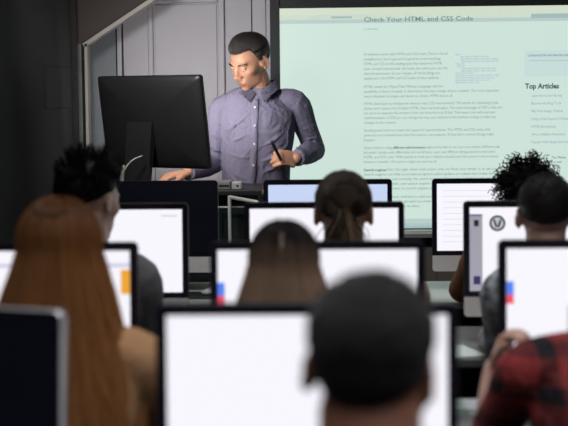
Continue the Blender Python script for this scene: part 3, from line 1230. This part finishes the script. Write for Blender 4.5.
computer('nearest switched-off computer with pale side edge, at the left photo edge', COL['left'] + .048, ROW[3], rz=R(-20), lit=None, edge=.020, shell='alu')
computer('nearest lit computer, a big blank white screen behind the dark-haired head', COL['centre'], ROW[3], tilt=2, patches=[])
computer('nearest computer at the right photo edge, only its dark bezel in view', COL['right'] + .012, ROW[3], patches=[])

# ------------------------------------------------------------------ desks
DL = ['front desk row by the projection screen, pale top with the blue-screened computer', 'second desk row from the screen, behind the ponytailed student', 'third desk row from the screen, grey top, in front of the long-haired students', 'nearest desk row, under the big blank white screen']
for i, yr in enumerate(ROW):
    t = thing('computer_desk', DL[i], 'desk', (0.05, yr, 0))
    obj('tabletop', box(-1.24, 1.42, -.34, .28, .712, .74, .005), M['desk'] if i == 0 else M['desk_dark'], t)
    obj('modesty_panel', box(-1.16, 1.34, .20, .215, .36, .712), M['desk_leg'], t)
    for sx in (-1.18, -.30, .46, 1.32):
        for sy in (-.28, .24):
            obj('leg', box(sx, sx + .04, sy, sy + .04, 0, .712, .004), M['desk_leg'], t)

# -------------------------------------------------------------- lectern
YL0, YL1 = 6.33, 6.80
ZL = 1.125
lx0, lx1 = onY(92, 180, YL0).x, onY(262, 190, YL0).x
lec = thing('lectern', 'dark glass-sided lectern with steel tubes beside the teacher', 'lectern', ((lx0 + lx1) / 2, (YL0 + YL1) / 2, 0))
obj('top', box(lx0, lx1, YL0, YL1, ZL - .022, ZL, .004), M['black_plastic'], lec, world=True)
obj('front_panel', box(lx0 + .03, lx1 - .03, YL0 + .04, YL0 + .05, .08, ZL - .022), M['glass_dark'], lec, world=True)
for xa in (lx0 + .015, lx1 - .03):
    obj('side_panel', box(xa, xa + .012, YL0 + .03, YL1 - .03, .06, ZL - .022), M['glass_dark'], lec, world=True)
obj('shelf', box(lx0 + .03, lx1 - .03, YL0 + .06, YL1 - .03, .80, .82), M['glass_dark'], lec, world=True)
obj('base', box(lx0, lx1, YL0, YL1, 0, .06, .006), M['desk_leg'], lec, world=True)
bm = bmesh.new()
p0, p1 = onY(229.5, 197, YL0 - .02), onY(229.5, 262, YL0 - .02)
tube(bm, [p0, V((p0.x, p0.y, p1.z))], [.0075, .0075], sub=1, seg=12)
obj('upright_tube', bm, M['chrome'], lec, smooth=True, world=True)
bm = bmesh.new()
p2 = onY(257, 202.0, YL0 - .10)
tube(bm, [p0, p2], [.008, .008], sub=1, seg=12)
obj('top_rail', bm, M['chrome'], lec, smooth=True, world=True)
bm = bmesh.new()
q0 = onY(217.6, 197, YL0 + .01)
tube(bm, [V((q0.x, q0.y, ZL - .02)), V((q0.x, q0.y, .06))], [.004, .004], sub=1, seg=8)
obj('corner_tube', bm, M['alu'], lec, smooth=True, world=True)
bm = bmesh.new()
q1 = onY(245, 207, YL0 + .01)
tube(bm, [V((q0.x, q0.y, q1.z)), V((q1.x, q0.y, q1.z))], [.003, .003], sub=1, seg=8)
obj('cross_rail', bm, M['alu'], lec, smooth=True, world=True)
# things on the lectern
YO = YL0 + .05
a, b = onY(217.5, 181.5, YO), onY(230.5, 188, YO)
dc = thing('control_box', 'dark grey control box on the lectern top, next to the teacher\'s shirt', 'control box', ((a.x + b.x) / 2, YO + .06, ZL))
obj('case', box(a.x, b.x, YO, YO + .12, ZL, a.z, .004), M['grey_box'], dc, world=True)
obj('vent', box(a.x + .006, b.x - .006, YO - .002, YO, ZL + .012, ZL + .020), M['black_plastic'], dc, world=True)
a, b = onY(231.5, 182.5, YO), onY(241.5, 188, YO)
dc = thing('speaker_box', 'small pale grey box on the lectern top beside the dark control box', 'box', ((a.x + b.x) / 2, YO + .05, ZL))
obj('case', box(a.x, b.x, YO, YO + .10, ZL, a.z, .004), M['pale_box'], dc, world=True)
bm = bmesh.new()
ell(bm, ((a.x + b.x) / 2 + .004, YO - .001, (ZL + a.z) / 2), (.005, .002, .005))
obj('knob', bm, M['black_plastic'], dc, smooth=True, world=True)
# teacher's computer, its back to the class
tx = onY(154, 124, 6.46)
computer('black-backed computer on the lectern that the teacher is looking at', tx.x, 6.50, rz=R(180 - 31), tilt=8.5, base=ZL, foot='black_plastic', neck=.068, nx=.04, dz=.012, w=.565, h=.405, lit='screen_teacher')
bm = bmesh.new()
cp = [onY(px, py, yy) for px, py, yy in ((121.5, 179.0, 6.40), (123.0, 168, 6.385), (124.0, 166.0, 6.38), (122.5, 176, 6.37), (121.0, 178.0, 6.37), (125.5, 168, 6.36), (132, 160.5, 6.36), (139, 157, 6.37), (142, 156, 6.385))]
cp = [V((p.x, p.y, max(p.z, ZL + .005))) for p in cp]
tube(bm, cp, [.0032] * len(cp), seg=8, sub=5)
tag(obj('cable', bm, M['cable'], smooth=True), 'thin pale cable looping up behind the teacher\'s computer', 'cable')

# things lying on the desks
px = onY(214, 293, 5.86)
mo = thing('computer_mouse', 'white mouse lying on the dark mat of the front desk', 'mouse', (px.x, 5.86, .745), R(-60))
bm = bmesh.new()
ell(bm, (0, 0, .010), (.030, .055, .018))
for v in bm.verts:
    v.co.z = max(v.co.z, .0)
obj('shell', bm, M['mug'], mo, smooth=True)
obj('scroll_wheel', box(-.004, .004, .02, .034, .020, .030, .002), M['grey_box'], mo)
tag(obj('mouse_mat', box(px.x - .12, px.x + .10, 5.76, 5.95, .740, .745, .002), M['black_plastic']), 'black mat under the white mouse on the front desk', 'mouse mat')
a = onY(470, 352, 4.62)
bm = box(-.10, .02, -.14, .06, .740, .744, 0)
bm.transform(Matrix.Translation((a.x - .02, 4.62, 0)) @ Matrix.Rotation(.3, 4, 'Z'))
tag(obj('paper_sheet', bm, M['paper']), 'pale sheet of paper on the second desk beside the patterned sleeve', 'paper')
for nm, lb, pxx, mt, w_ in (('notepad', 'white notepad near the back edge of the third desk, left of the plaid shirt', 481, 'mug', .075), ('notepad', 'pale green notepad beside the white one on the third desk', 455, 'green', .05)):
    a = onY(pxx, 414, 3.74)
    npd = thing(nm, lb, 'notepad', (a.x, 3.74, .74))
    obj('page_block', box(-w_ / 2, w_ / 2, -.06, .06, 0, .014, .001), M[mt], npd)
    obj('cover', box(-w_ / 2 - .002, w_ / 2 + .002, -.062, .062, .014, .016, .0008), M[mt], npd)

# ------------------------------------------------------------------ people
skin_pale = skinmat('pale_skin', (.55, .33, .25))
skin_tan = skinmat('tan_skin', (.46, .25, .17))
skin_mid = skinmat('mid_brown_skin', (.30, .13, .085))
skin_brown = skinmat('brown_skin', (.22, .10, .055))
H = {}
H['black'] = hairmat('black_hair', (.007, .0065, .007), (.010, .009, .009), .55, .12)
H['dark'] = hairmat('dark_brown_hair', (.016, .012, .011), (.030, .022, .019))
H['near'] = hairmat('soft_black_hair', (.018, .016, .017), (.035, .031, .032), .5, .3)
H['ginger'] = hairmat('red_hair', (.15, .055, .018), (.44, .19, .065), .42, .35, .45)
H['brown'] = hairmat('brown_hair', (.011, .0075, .007), (.26, .165, .11), .5, .12, .25)
H['pony'] = hairmat('highlighted_dark_hair', (.012, .009, .008), (.55, .36, .22), .5, .18)
cl_grey = pbr('grey_knit', (.16, .16, .165), .9, 0, .12, 30, .2, 90)
cl_black = pbr('black_cotton', (.012, .012, .015), .9, 0, .2, 30)
cl_tan = pbr('tan_knit', (.36, .25, .17), .9, 0, .12, 30, .2, 90)
cl_rust = pbr('rust_knit', (.30, .12, .05), .9, 0, .12, 30, .2, 90)
cl_amber = pbr('amber_knit', (.36, .19, .09), .9, 0, .15, 30, .2, 90)
cl_brown = pbr('brown_knit', (.15, .09, .055), .9, 0, .15, 30, .2, 90)
cl_pattern = pbr('grey_white_patterned_cotton', (.36, .38, .41), .9, 0, .8, 26)
cl_jeans = pbr('navy_denim', (.02, .025, .045), .9, 0, .2, 60)
plaid = checks('red_black_plaid', (.25, .030, .030), (.010, .008, .010), 11, .6)


def hx(px, py, depth):
    p = onY(px, py, depth)
    return p


def seat_at(px, pz, y):
    """student whose head centre sits at this photo position"""
    p = onY(px, pz, y)
    return p.x, p.z


BASE = 1.175
napeline = lambda u: -.14 + .66 * max(0, u.y) ** 1.3 - .95 * max(0, -u.y)
lowline = lambda u: -.14 + .66 * max(0, u.y) ** 1.3 - .74 * max(0, -u.y)
crop = lambda u: max(.12, min(1, (u.z + .15) / .8))
folk = {}
# ponytail
x, z = seat_at(343.5, 213, 4.30)
seated('student with a low highlighted ponytail, facing the projection screen', x, 4.255, skin_tan, cl_tan, cl_jeans, lambda r, m: tied_hair('hair', H['pony'], r, m), k=z / BASE, head_pitch=-4)
student_chair('black chair under the ponytailed student', x, 4.255)
# curly
x, z = seat_at(527, 202, 5.50)
seated('student with a round mass of black curls and rust sleeves', x, 5.455, skin_brown, cl_rust, cl_jeans, lambda r, m: curly_hair('hair', H['black'], r, m), k=z / BASE, head_pitch=-6)
student_chair('black chair under the curly-haired student', x, 5.455)
# spiky
x, z = seat_at(90, 201, 4.30)
seated('student with spiky black hair and grey top beside the dark left wall', x, 4.255, skin_pale, cl_grey, cl_jeans, lambda r, m: spiky_hair('hair', H['black'], r, m), k=z / BASE, head_yaw=-30, head_pitch=-6, elbow_out=-.05, bulk=.84)
student_chair('black chair under the spiky-haired student', x, 4.255)
# short hair, right
x, z = seat_at(546, 216, 4.30)
seated('student with short cropped dark hair and grey-white patterned sleeve', x, 4.255, skin_pale, cl_pattern, cl_jeans,
       lambda r, m: short_hair('hair', H['dark'], r, m, 2200, .024, .06, seed=12, line=lowline, lenf=crop), k=z / BASE, head_yaw=-6, head_pitch=-5, elbow_out=-.07, bulk=.74)
student_chair('black chair under the crop-haired student in the patterned top', x, 4.255)
# red-haired
x, z = seat_at(60.5, 256, 3.06)
seated('red-haired student with long loose hair at the left', x, 3.015, skin_pale, cl_amber, cl_jeans,
       lambda r, m: long_hair('hair', H['ginger'], r, m, .84, .34, 60, 2000, 21, .0017, .014, back=-.16, flat=.55, ampl=1.02, fly=.08, bulge=.03, amax=1.3), k=z / BASE, head_yaw=4, head_pitch=-5, hs=.95)
student_chair('black chair under the long red-haired student', x, 3.015)
# brown-haired
x, z = seat_at(284, 273, 3.06)
seated('student with long centre-parted brown hair, lighter towards the ends', x, 3.015, skin_pale, cl_black, cl_jeans,
       lambda r, m: long_hair('hair', H['brown'], r, m, .92, .33, 60, 1900, 22, .0016, .006, back=-.16, flat=.5, ampl=1.0, bulge=.0, fly=.025, amax=1.7, remap=(.34, .85)), k=z / BASE, head_pitch=-5, hs=.92)
student_chair('black chair under the long brown-haired student', x, 3.015)
# plaid
x, z = seat_at(611, 266, 3.10)
seated('student in a red and black plaid shirt, hand raised, at the right edge', x, 3.055, skin_pale, plaid, cl_jeans,
       lambda r, m: short_hair('hair', H['dark'], r, m, 1600, .025, .06, seed=14, line=lowline, lenf=crop), k=z / BASE, head_pitch=-6, sleeve=.35, elbow_out=-.03, raised=True)
student_chair('black chair under the student in the plaid shirt', x, 3.055)
# nearest head
x, z = seat_at(370, 369, 1.87)
seated('nearest student, dark short-haired head in front of the big white screen', x, 1.825, skin_mid, cl_black, cl_jeans,
       lambda r, m: short_hair('hair', H['near'], r, m, 3600, .034, .14, seed=15, rad=.0014, line=napeline, lenf=crop, grey=.12), k=z / BASE, head_yaw=-8, head_roll=4, head_pitch=2, hs=.97, neckw=1.22)
student_chair('black chair under the nearest, dark-haired student', x, 1.825)

# ----------------------------------------------------------------- teacher
YT = 6.95
TS = 215.5           # photo pixels per metre where he stands
tp = onY(258, 89, YT)
teach = thing('person', 'teacher in a checked blue-grey shirt holding a black marker, standing by the screen', 'person', (tp.x, YT, 0))


def tl(px, py, dy=0.0):
    """photo position on the teacher, dy metres nearer (-) or further (+)"""
    p = onY(px, py, YT + dy)
    return V((p.x - tp.x, dy, p.z))


hc = tl(249.8, 61, -.045)
HM = Matrix.Translation(hc) @ Matrix.Rotation(R(180 - 42), 4, 'Z') @ Matrix.Rotation(R(-27), 4, 'X') @ Matrix.Rotation(R(-3), 4, 'Y') @ Matrix.Scale(1.045, 4)
shL, shR = tl(222.5, 107.0, .01), tl(296, 102.5, .01)
elL, elR = tl(214, 163, .03), tl(315, 150, .12)
wrL, wrR = tl(188, 172.5, -.17), tl(297, 158, -.10)
tor = [(257, 230, (.150, .105)), (256, 200, (.152, .108)), (256, 172, (.153, .112)), (257, 145, (.160, .118)), (258, 122, (.170, .120)), (258.5, 106, (.162, .104)), (260.5, 96, (.128, .082)), (262, 88, (.064, .062))]
TT = [(tl(a, b, .01), r) for a, b, r in tor]
bm = bmesh.new()
head_shapes(bm, HM)
tube(bm, [p for p, r in TT], [(r[0] - .012, r[1] - .012) for p, r in TT])
tube(bm, [tl(261, 99, .015), tl(260, 88, .0), tl(256.5, 76, -.02)], [.060, .055, .054])
for s, sh, el, wr in ((-1, shL, elL, wrL), (1, shR, elR, wrR)):
    tube(bm, [V((s * .06, .012, sh.z - .015)), sh, (sh + el) / 2, el], [.03, .042, .040, .037])
    tube(bm, [el, el * .6 + wr * .4, wr], [.040, .041, .027])
hand_shapes(bm, wrL, V((-1, -.35, -.17)), V((.05, -.15, 1)), -1, curl=(.35, .45, .3), sc=1.08, spread=.1)
hand_shapes(bm, wrR, V((-1, -.45, .05)), V((.35, -.85, .40)), -1, curl=(.95, 1.15, .8), sc=1.05, spread=.03, thumb_dir=V((-.9, -.35, .55)))
hipz = tl(257, 222).z
for s in (-1, 1):
    tube(bm, [(s * .09, .01, .92), (s * .10, .0, .50), (s * .10, .02, .09)], [.085, .058, .038])
    tube(bm, [(s * .10, .05, .045), (s * .12, -.14, .035)], [.035, .028])
me = sculpt(bm, .0038, 2, .4)
paint_tone(me, HM, (.80, .56, .53), .6)
skin_teacher = skinmat('teacher_skin', (.50, .275, .18))
obj('body', me, skin_teacher, teach, smooth=True)

# shirt with creases, fused sleeves, open collar
sb = bmesh.new()
g = .006
tube(sb, [p for p, r in TT[:7]] + [tl(262, 89.5, .012)], [(r[0] + g, r[1] + g) for p, r in TT[:7]] + [(.074, .070)], cap=.15, seg=28)
for s, sh, el, wr in ((-1, shL, elL, wrL), (1, shR, elR, wrR)):
    tube(sb, [V((s * .07, .01, sh.z + .012)), sh, sh * .6 + el * .4, sh * .25 + el * .75, el], [.052, .057, .056, .052, .050], cap=.9)
    d = (wr - el).normalized()
    tube(sb, [el, el * .55 + wr * .45, wr - d * .035], [.050, .050, .040], cap=.3)
    tube(sb, [wr - d * .045, wr - d * .002], [.0415, .040], sub=1, cap=.15)


def fold(p, r=.006, dep=None):
    """raised crease along photo points on the shirt front"""
    pts = []
    for a in p:
        q = tl(a[0], a[1])
        # front of the torso at that height
        zz = q.z
        for (pa, ra), (pb, rb) in zip(TT[:-1], TT[1:]):
            if pa.z <= zz <= pb.z:
                f = (zz - pa.z) / (pb.z - pa.z)
                rx, ry, cx = ra[0] + (rb[0] - ra[0]) * f, ra[1] + (rb[1] - ra[1]) * f, pa.x + (pb.x - pa.x) * f
                u = max(-.97, min(.97, (q.x - cx) / (rx + g)))
                yy = .01 - (ry + g) * math.sqrt(1 - u * u)
                pts.append(V((q.x, yy + (a[2] if len(a) > 2 else 0), zz)))
                break
    if len(pts) > 1:
        rr = [r * .35] + [r] * (len(pts) - 2) + [r * .35] if len(pts) > 2 else [r * .5, r * .5]
        tube(sb, pts, rr, seg=8, sub=3)


fold([(224, 131), (233, 127), (243, 120), (250, 113)], .008)
fold([(226, 141), (238, 139), (250, 133)], .007)
fold([(227, 152), (240, 156), (253, 156)], .007)
fold([(262, 160), (270, 158), (282, 150), (291, 142)], .008)
fold([(262, 146), (274, 140), (288, 128)], .008)
fold([(262, 172), (273, 168), (288, 164)], .008)
fold([(229, 168), (240, 175), (252, 178)], .006)
fold([(292, 118), (288, 132), (289, 146)], .008)
fold([(228, 113), (231, 125), (230, 140)], .007)
fold([(270, 107), (282, 114), (292, 124)], .006)
fold([(238, 104), (235, 114), (236, 122)], .005)
fold([(230, 180), (240, 185), (251, 186)], .005)
for q in ((.25, .010), (.5, .012), (.72, .012), (.86, .012)):
    for sh, el in ((shL, elL), (shR, elR)):
        c = sh * (1 - q[0]) + el * q[0]
        d = (el - sh).normalized()
        sd = d.cross(V((0, 1, 0))).normalized()
        tube(sb, [c - sd * .052 + V((0, -.022, .01)), c + V((0, -.055, -.008)), c + sd * .052 + V((0, -.022, -.016))], [.003, q[1] * .55, .003], seg=8, sub=4)
for q in (.2, .45, .68):
    c = elR * (1 - q) + wrR * q
    tube(sb, [c + V((-.03, -.02, .04)), c + V((.0, -.05, .0)), c + V((.02, -.02, -.045))], [.003, .007, .003], seg=8, sub=4)
sme = sculpt(sb, .0042, 2, .45)
normals = [v.normal.copy() for v in sme.vertices]
for v, nv in zip(sme.vertices, normals):
    n1 = noise.noise(v.co * 9 + V((3, 0, 0))) * .0035 + noise.noise(V((v.co.x * 26, v.co.y * 20, v.co.z * 12))) * .0022
    v.co += nv * n1
shirt_m = checks('blue_grey_check_cotton', (.205, .20, .295), (.135, .13, .20), 210, .42)
shirt = obj('shirt', sme, shirt_m, teach, smooth=True)


def front(px, py, off=.008):
    q = tl(px, py)
    for (pa, ra), (pb, rb) in zip(TT[:-1], TT[1:]):
        if pa.z <= q.z <= pb.z:
            f = (q.z - pa.z) / (pb.z - pa.z)
            rx, ry, cx = ra[0] + (rb[0] - ra[0]) * f, ra[1] + (rb[1] - ra[1]) * f, pa.x + (pb.x - pa.x) * f
            u = max(-.97, min(.97, (q.x - cx) / (rx + g)))
            return V((q.x, .01 - (ry + g) * math.sqrt(1 - u * u) - off, q.z))
    return V((q.x, -.1, q.z))


pl = [(257.0, 99), (256.6, 106), (256.4, 116), (256.2, 128), (255.8, 142), (255.2, 158), (254.0, 176), (252.5, 192)]
bm = bmesh.new()
tube(bm, [front(a, b, .003) for a, b in pl], [(.0145, .0035)] * len(pl), sub=3, seg=12, cap=.3)
obj('placket', bm, shirt_m, shirt, smooth=True)
button_m = pbr('pale_button', (.62, .62, .66), .25, 0, .05, 30)
for a, b in ((256.6, 107), (256.4, 125), (256.0, 143), (255.0, 164), (253, 183)):
    bm = bmesh.new()
    ell(bm, front(a, b, .0075), (.0062, .0026, .0062), sub=2)
    obj('button', bm, button_m, shirt, smooth=True)
# collar: a standing band and two folded points
bm = bmesh.new()
cc = tl(262, 87, .0)
for lo, hi, rr, gap in ((-.012, .024, .066, 40),):
    rows = []
    for zz, k in ((lo, 1.10), (hi, .98)):
        rows.append([(cc + V((math.sin(a) * rr * k, math.cos(a) * rr * k * .95 + .008, zz + .012 * math.cos(a)))) for a in [R(-180 + gap / 2 + (360 - gap) * j / 40) for j in range(41)]])
    rows.append([(cc + V((math.sin(a) * rr * 1.16, math.cos(a) * rr * 1.10 + .008, -.018 + .016 * math.cos(a)))) for a in [R(-180 + gap / 2 + (360 - gap) * j / 40) for j in range(41)]])
    for off in (0, 1):
        pass
    vs = [[bm.verts.new(p) for p in r] for r in rows]
    for i in range(2):
        for j in range(40):
            bm.faces.new((vs[i][j], vs[i][j + 1], vs[i + 1][j + 1], vs[i + 1][j]))
bmesh.ops.solidify(bm, geom=bm.faces[:], thickness=.003)
obj('collar_band', bm, shirt_m, shirt, smooth=True)
for pts in (((245.5, 86, -.035), (256.0, 93.5, -.078), (250.0, 102.5, -.104), (238.5, 93.0, -.066)), ((276, 79.5, -.026), (260.5, 93.0, -.080), (264.5, 102.5, -.106), (278.5, 89.5, -.058))):
    bm = bmesh.new()
    P4 = [tl(a, b, c) for a, b, c in pts]
    n = 8
    gr = []
    for i in range(n + 1):
        u = i / n
        row = []
        for j in range(n + 1):
            v = j / n
            p = P4[0] * (1 - u) * (1 - v) + P4[1] * u * (1 - v) + P4[2] * u * v + P4[3] * (1 - u) * v
            p += V((0, -.014 * math.sin(math.pi * u) * (1 - .3 * v), .004 * math.sin(math.pi * u)))
            row.append(bm.verts.new(p))
        gr.append(row)
    for i in range(n):
        for j in range(n):
            bm.faces.new((gr[i][j], gr[i + 1][j], gr[i + 1][j + 1], gr[i][j + 1]))
    bmesh.ops.solidify(bm, geom=bm.faces[:], thickness=.004)
    obj('collar_point', bm, shirt_m, shirt, smooth=True)
tr = bmesh.new()
tube(tr, [tl(256.5, 200, .01), tl(256.5, 225, .01), (0, .01, .90)], [(.156, .112), (.160, .118), (.165, .12)], cap=.2)
for s in (-1, 1):
    tube(tr, [(s * .088, .01, .90), (s * .10, .0, .50), (s * .10, .02, .06)], [.098, .075, .060], cap=.2)
obj('trousers', sculpt(tr, .008, 3), pbr('charcoal_trousers', (.015, .017, .022), .85, 0, .15, 40), teach, smooth=True)
for s in (-1, 1):
    bm = bmesh.new()
    tube(bm, [(s * .10, .075, .045), (s * .105, -.03, .045), (s * .12, -.16, .034)], [(.040, .043), (.044, .044), (.038, .030)], seg=14)
    for v in bm.verts:
        v.co.z = max(v.co.z, .002)
    obj('shoe', bm, M['chair'], teach, smooth=True)
# hair: swept to one side, greying at the temples
def hl(u):
    a = max(0, min(1, (u.y - .22) / .30))
    a = a * a * (3 - 2 * a)
    v = -.30 + a * (.72 + .10 * max(0, abs(u.x) - .2))
    if u.y < 0:
        v = -.22 - .50 * min(1, -u.y * 1.2)
    if u.y < .10 and u.y > -.45:
        v = max(v, -.10)
    return v


th = hairmat('greying_dark_hair', (.011, .0095, .009), (.20, .185, .175), .34, .5)


def tcomb(u):
    if u.z > .25 and u.y > -.3:
        return V((.45, -.75, .35)) if u.y < .45 else V((.35, -.30, .9))
    return V((0, -.75, -.6))


short_hair('hair', th, teach, HM, 7500, .044, .12, tcomb, hl, 31, .0008, .15, 1.015, lambda u: .50 + .95 * max(0, u.y + .2) * max(.25, min(1, (u.z - .1) * 1.6)) if u.z > .25 else .38, grey=.22)
st = Strands()
rng = random.Random(2)
for s in (-1, 1):
    for q in range(70):
        t = rng.random()
        xb = s * (.014 + .036 * t)
        p = V((xb, .0905 - .020 * t * t + rng.uniform(-.001, .001) + .0008, .0195 + .005 * math.sin(t * 2.4) + rng.gauss(0, .0018)))
        d = V((s * .9, -.2, .35 - .5 * t)).normalized()
        st.add([HM @ p, HM @ (p + d * .006 + V((0, .0012, 0))), HM @ (p + d * .010)], .0006, .3, 3, 0, .15)
st.build('eyebrows', th, teach)
lash_m = pbr('dark_lashes', (.012, .008, .007), .5, 0, .1, 30)
eye_m = pbr('eye_white', (.62, .58, .55), .15, 0, .05, 30)
iris_m = pbr('dark_brown_iris', (.02, .011, .007), .1, 0, .1, 30)
for s in (-1, 1):
    bm = bmesh.new()
    ell(bm, (s * .031, .0772, -.0050), (.0115, .0085, .0042))
    bm.transform(HM)
    e = obj('eye', bm, eye_m, teach, smooth=True)
    bm = bmesh.new()
    ell(bm, (s * .031 - .001, .0838, -.0062), (.0044, .0024, .0030))
    bm.transform(HM)
    obj('iris', bm, iris_m, e, smooth=True)
    bm = bmesh.new()
    arc = [HM @ V((s * (.018 + .026 * t), .0835 + .0050 * math.sin(t * math.pi) - .006 * t, -.0035 + .0038 * math.sin(t * math.pi))) for t in (0, .25, .5, .75, 1)]
    tube(bm, arc, [.0006, .0013, .0017, .0017, .0008], seg=8, sub=3)
    obj('eyelashes', bm, lash_m, teach, smooth=True)

# marker pen in his hand
a, b = tl(271.6, 141.5, -.215), tl(281, 160, -.165)
pen = thing('marker_pen', 'black marker pen in the teacher\'s hand', 'pen', (tp.x + b.x, YT + b.y, b.z))
a_, b_ = a - b, V((0, 0, 0))
bm = bmesh.new()
tube(bm, [b_, a_ * .5], [.0070, .0070], sub=1, seg=14, cap=.4)
obj('barrel', bm, M['black_plastic'], pen, smooth=True)
bm = bmesh.new()
tube(bm, [a_ * .5, a_], [.0078, .0068], sub=1, seg=14, cap=.4)
obj('pen_cap', bm, M['black_plastic'], pen, smooth=True)


# ------------------------------------------------------------------ lights
def area(name, loc, target, size, power, col=(1, 1, 1), sizey=None, spread=180):
    l = bpy.data.lights.new(name, 'AREA')
    l.energy = power
    l.color = col
    l.size = size
    if sizey:
        l.shape = 'RECTANGLE'
        l.size_y = sizey
    l.spread = R(spread)
    o = bpy.data.objects.new(name, l)
    C.objects.link(o)
    o.location = loc
    o.rotation_euler = (V(target) - V(loc)).to_track_quat('-Z', 'Y').to_euler()
    return o


area('added_left_key', (-1.05, 5.5, 2.2), (-.30, 7.1, 1.30), .25, 6.0, (1.0, .95, .92), spread=90)  # added key light, no real fixture: brightens teacher and door from the left
area('room_lamp', (.4, 1.3, 2.82), (.4, 1.3, 0), 2.6, 62, (.95, .97, 1.0), sizey=4.2, spread=125)
area('added_row_fill', (.1, 4.9, 2.82), (.1, 5.0, 0), 2.4, 9, (.95, .97, 1.0), sizey=.6, spread=88)  # added overhead fill to lift the front desk rows and computer chins
bpy.data.scenes.remove(scratch)

w = bpy.data.worlds.new('world')
scene.world = w
w.use_nodes = True
w.node_tree.nodes['Background'].inputs[0].default_value = (.02, .022, .028, 1)
w.node_tree.nodes['Background'].inputs[1].default_value = .3
vs = scene.view_settings
vs.view_transform = 'Standard'
vs.look = 'None'
vs.gamma = 1
vs.exposure = 0
vs.use_curve_mapping = False
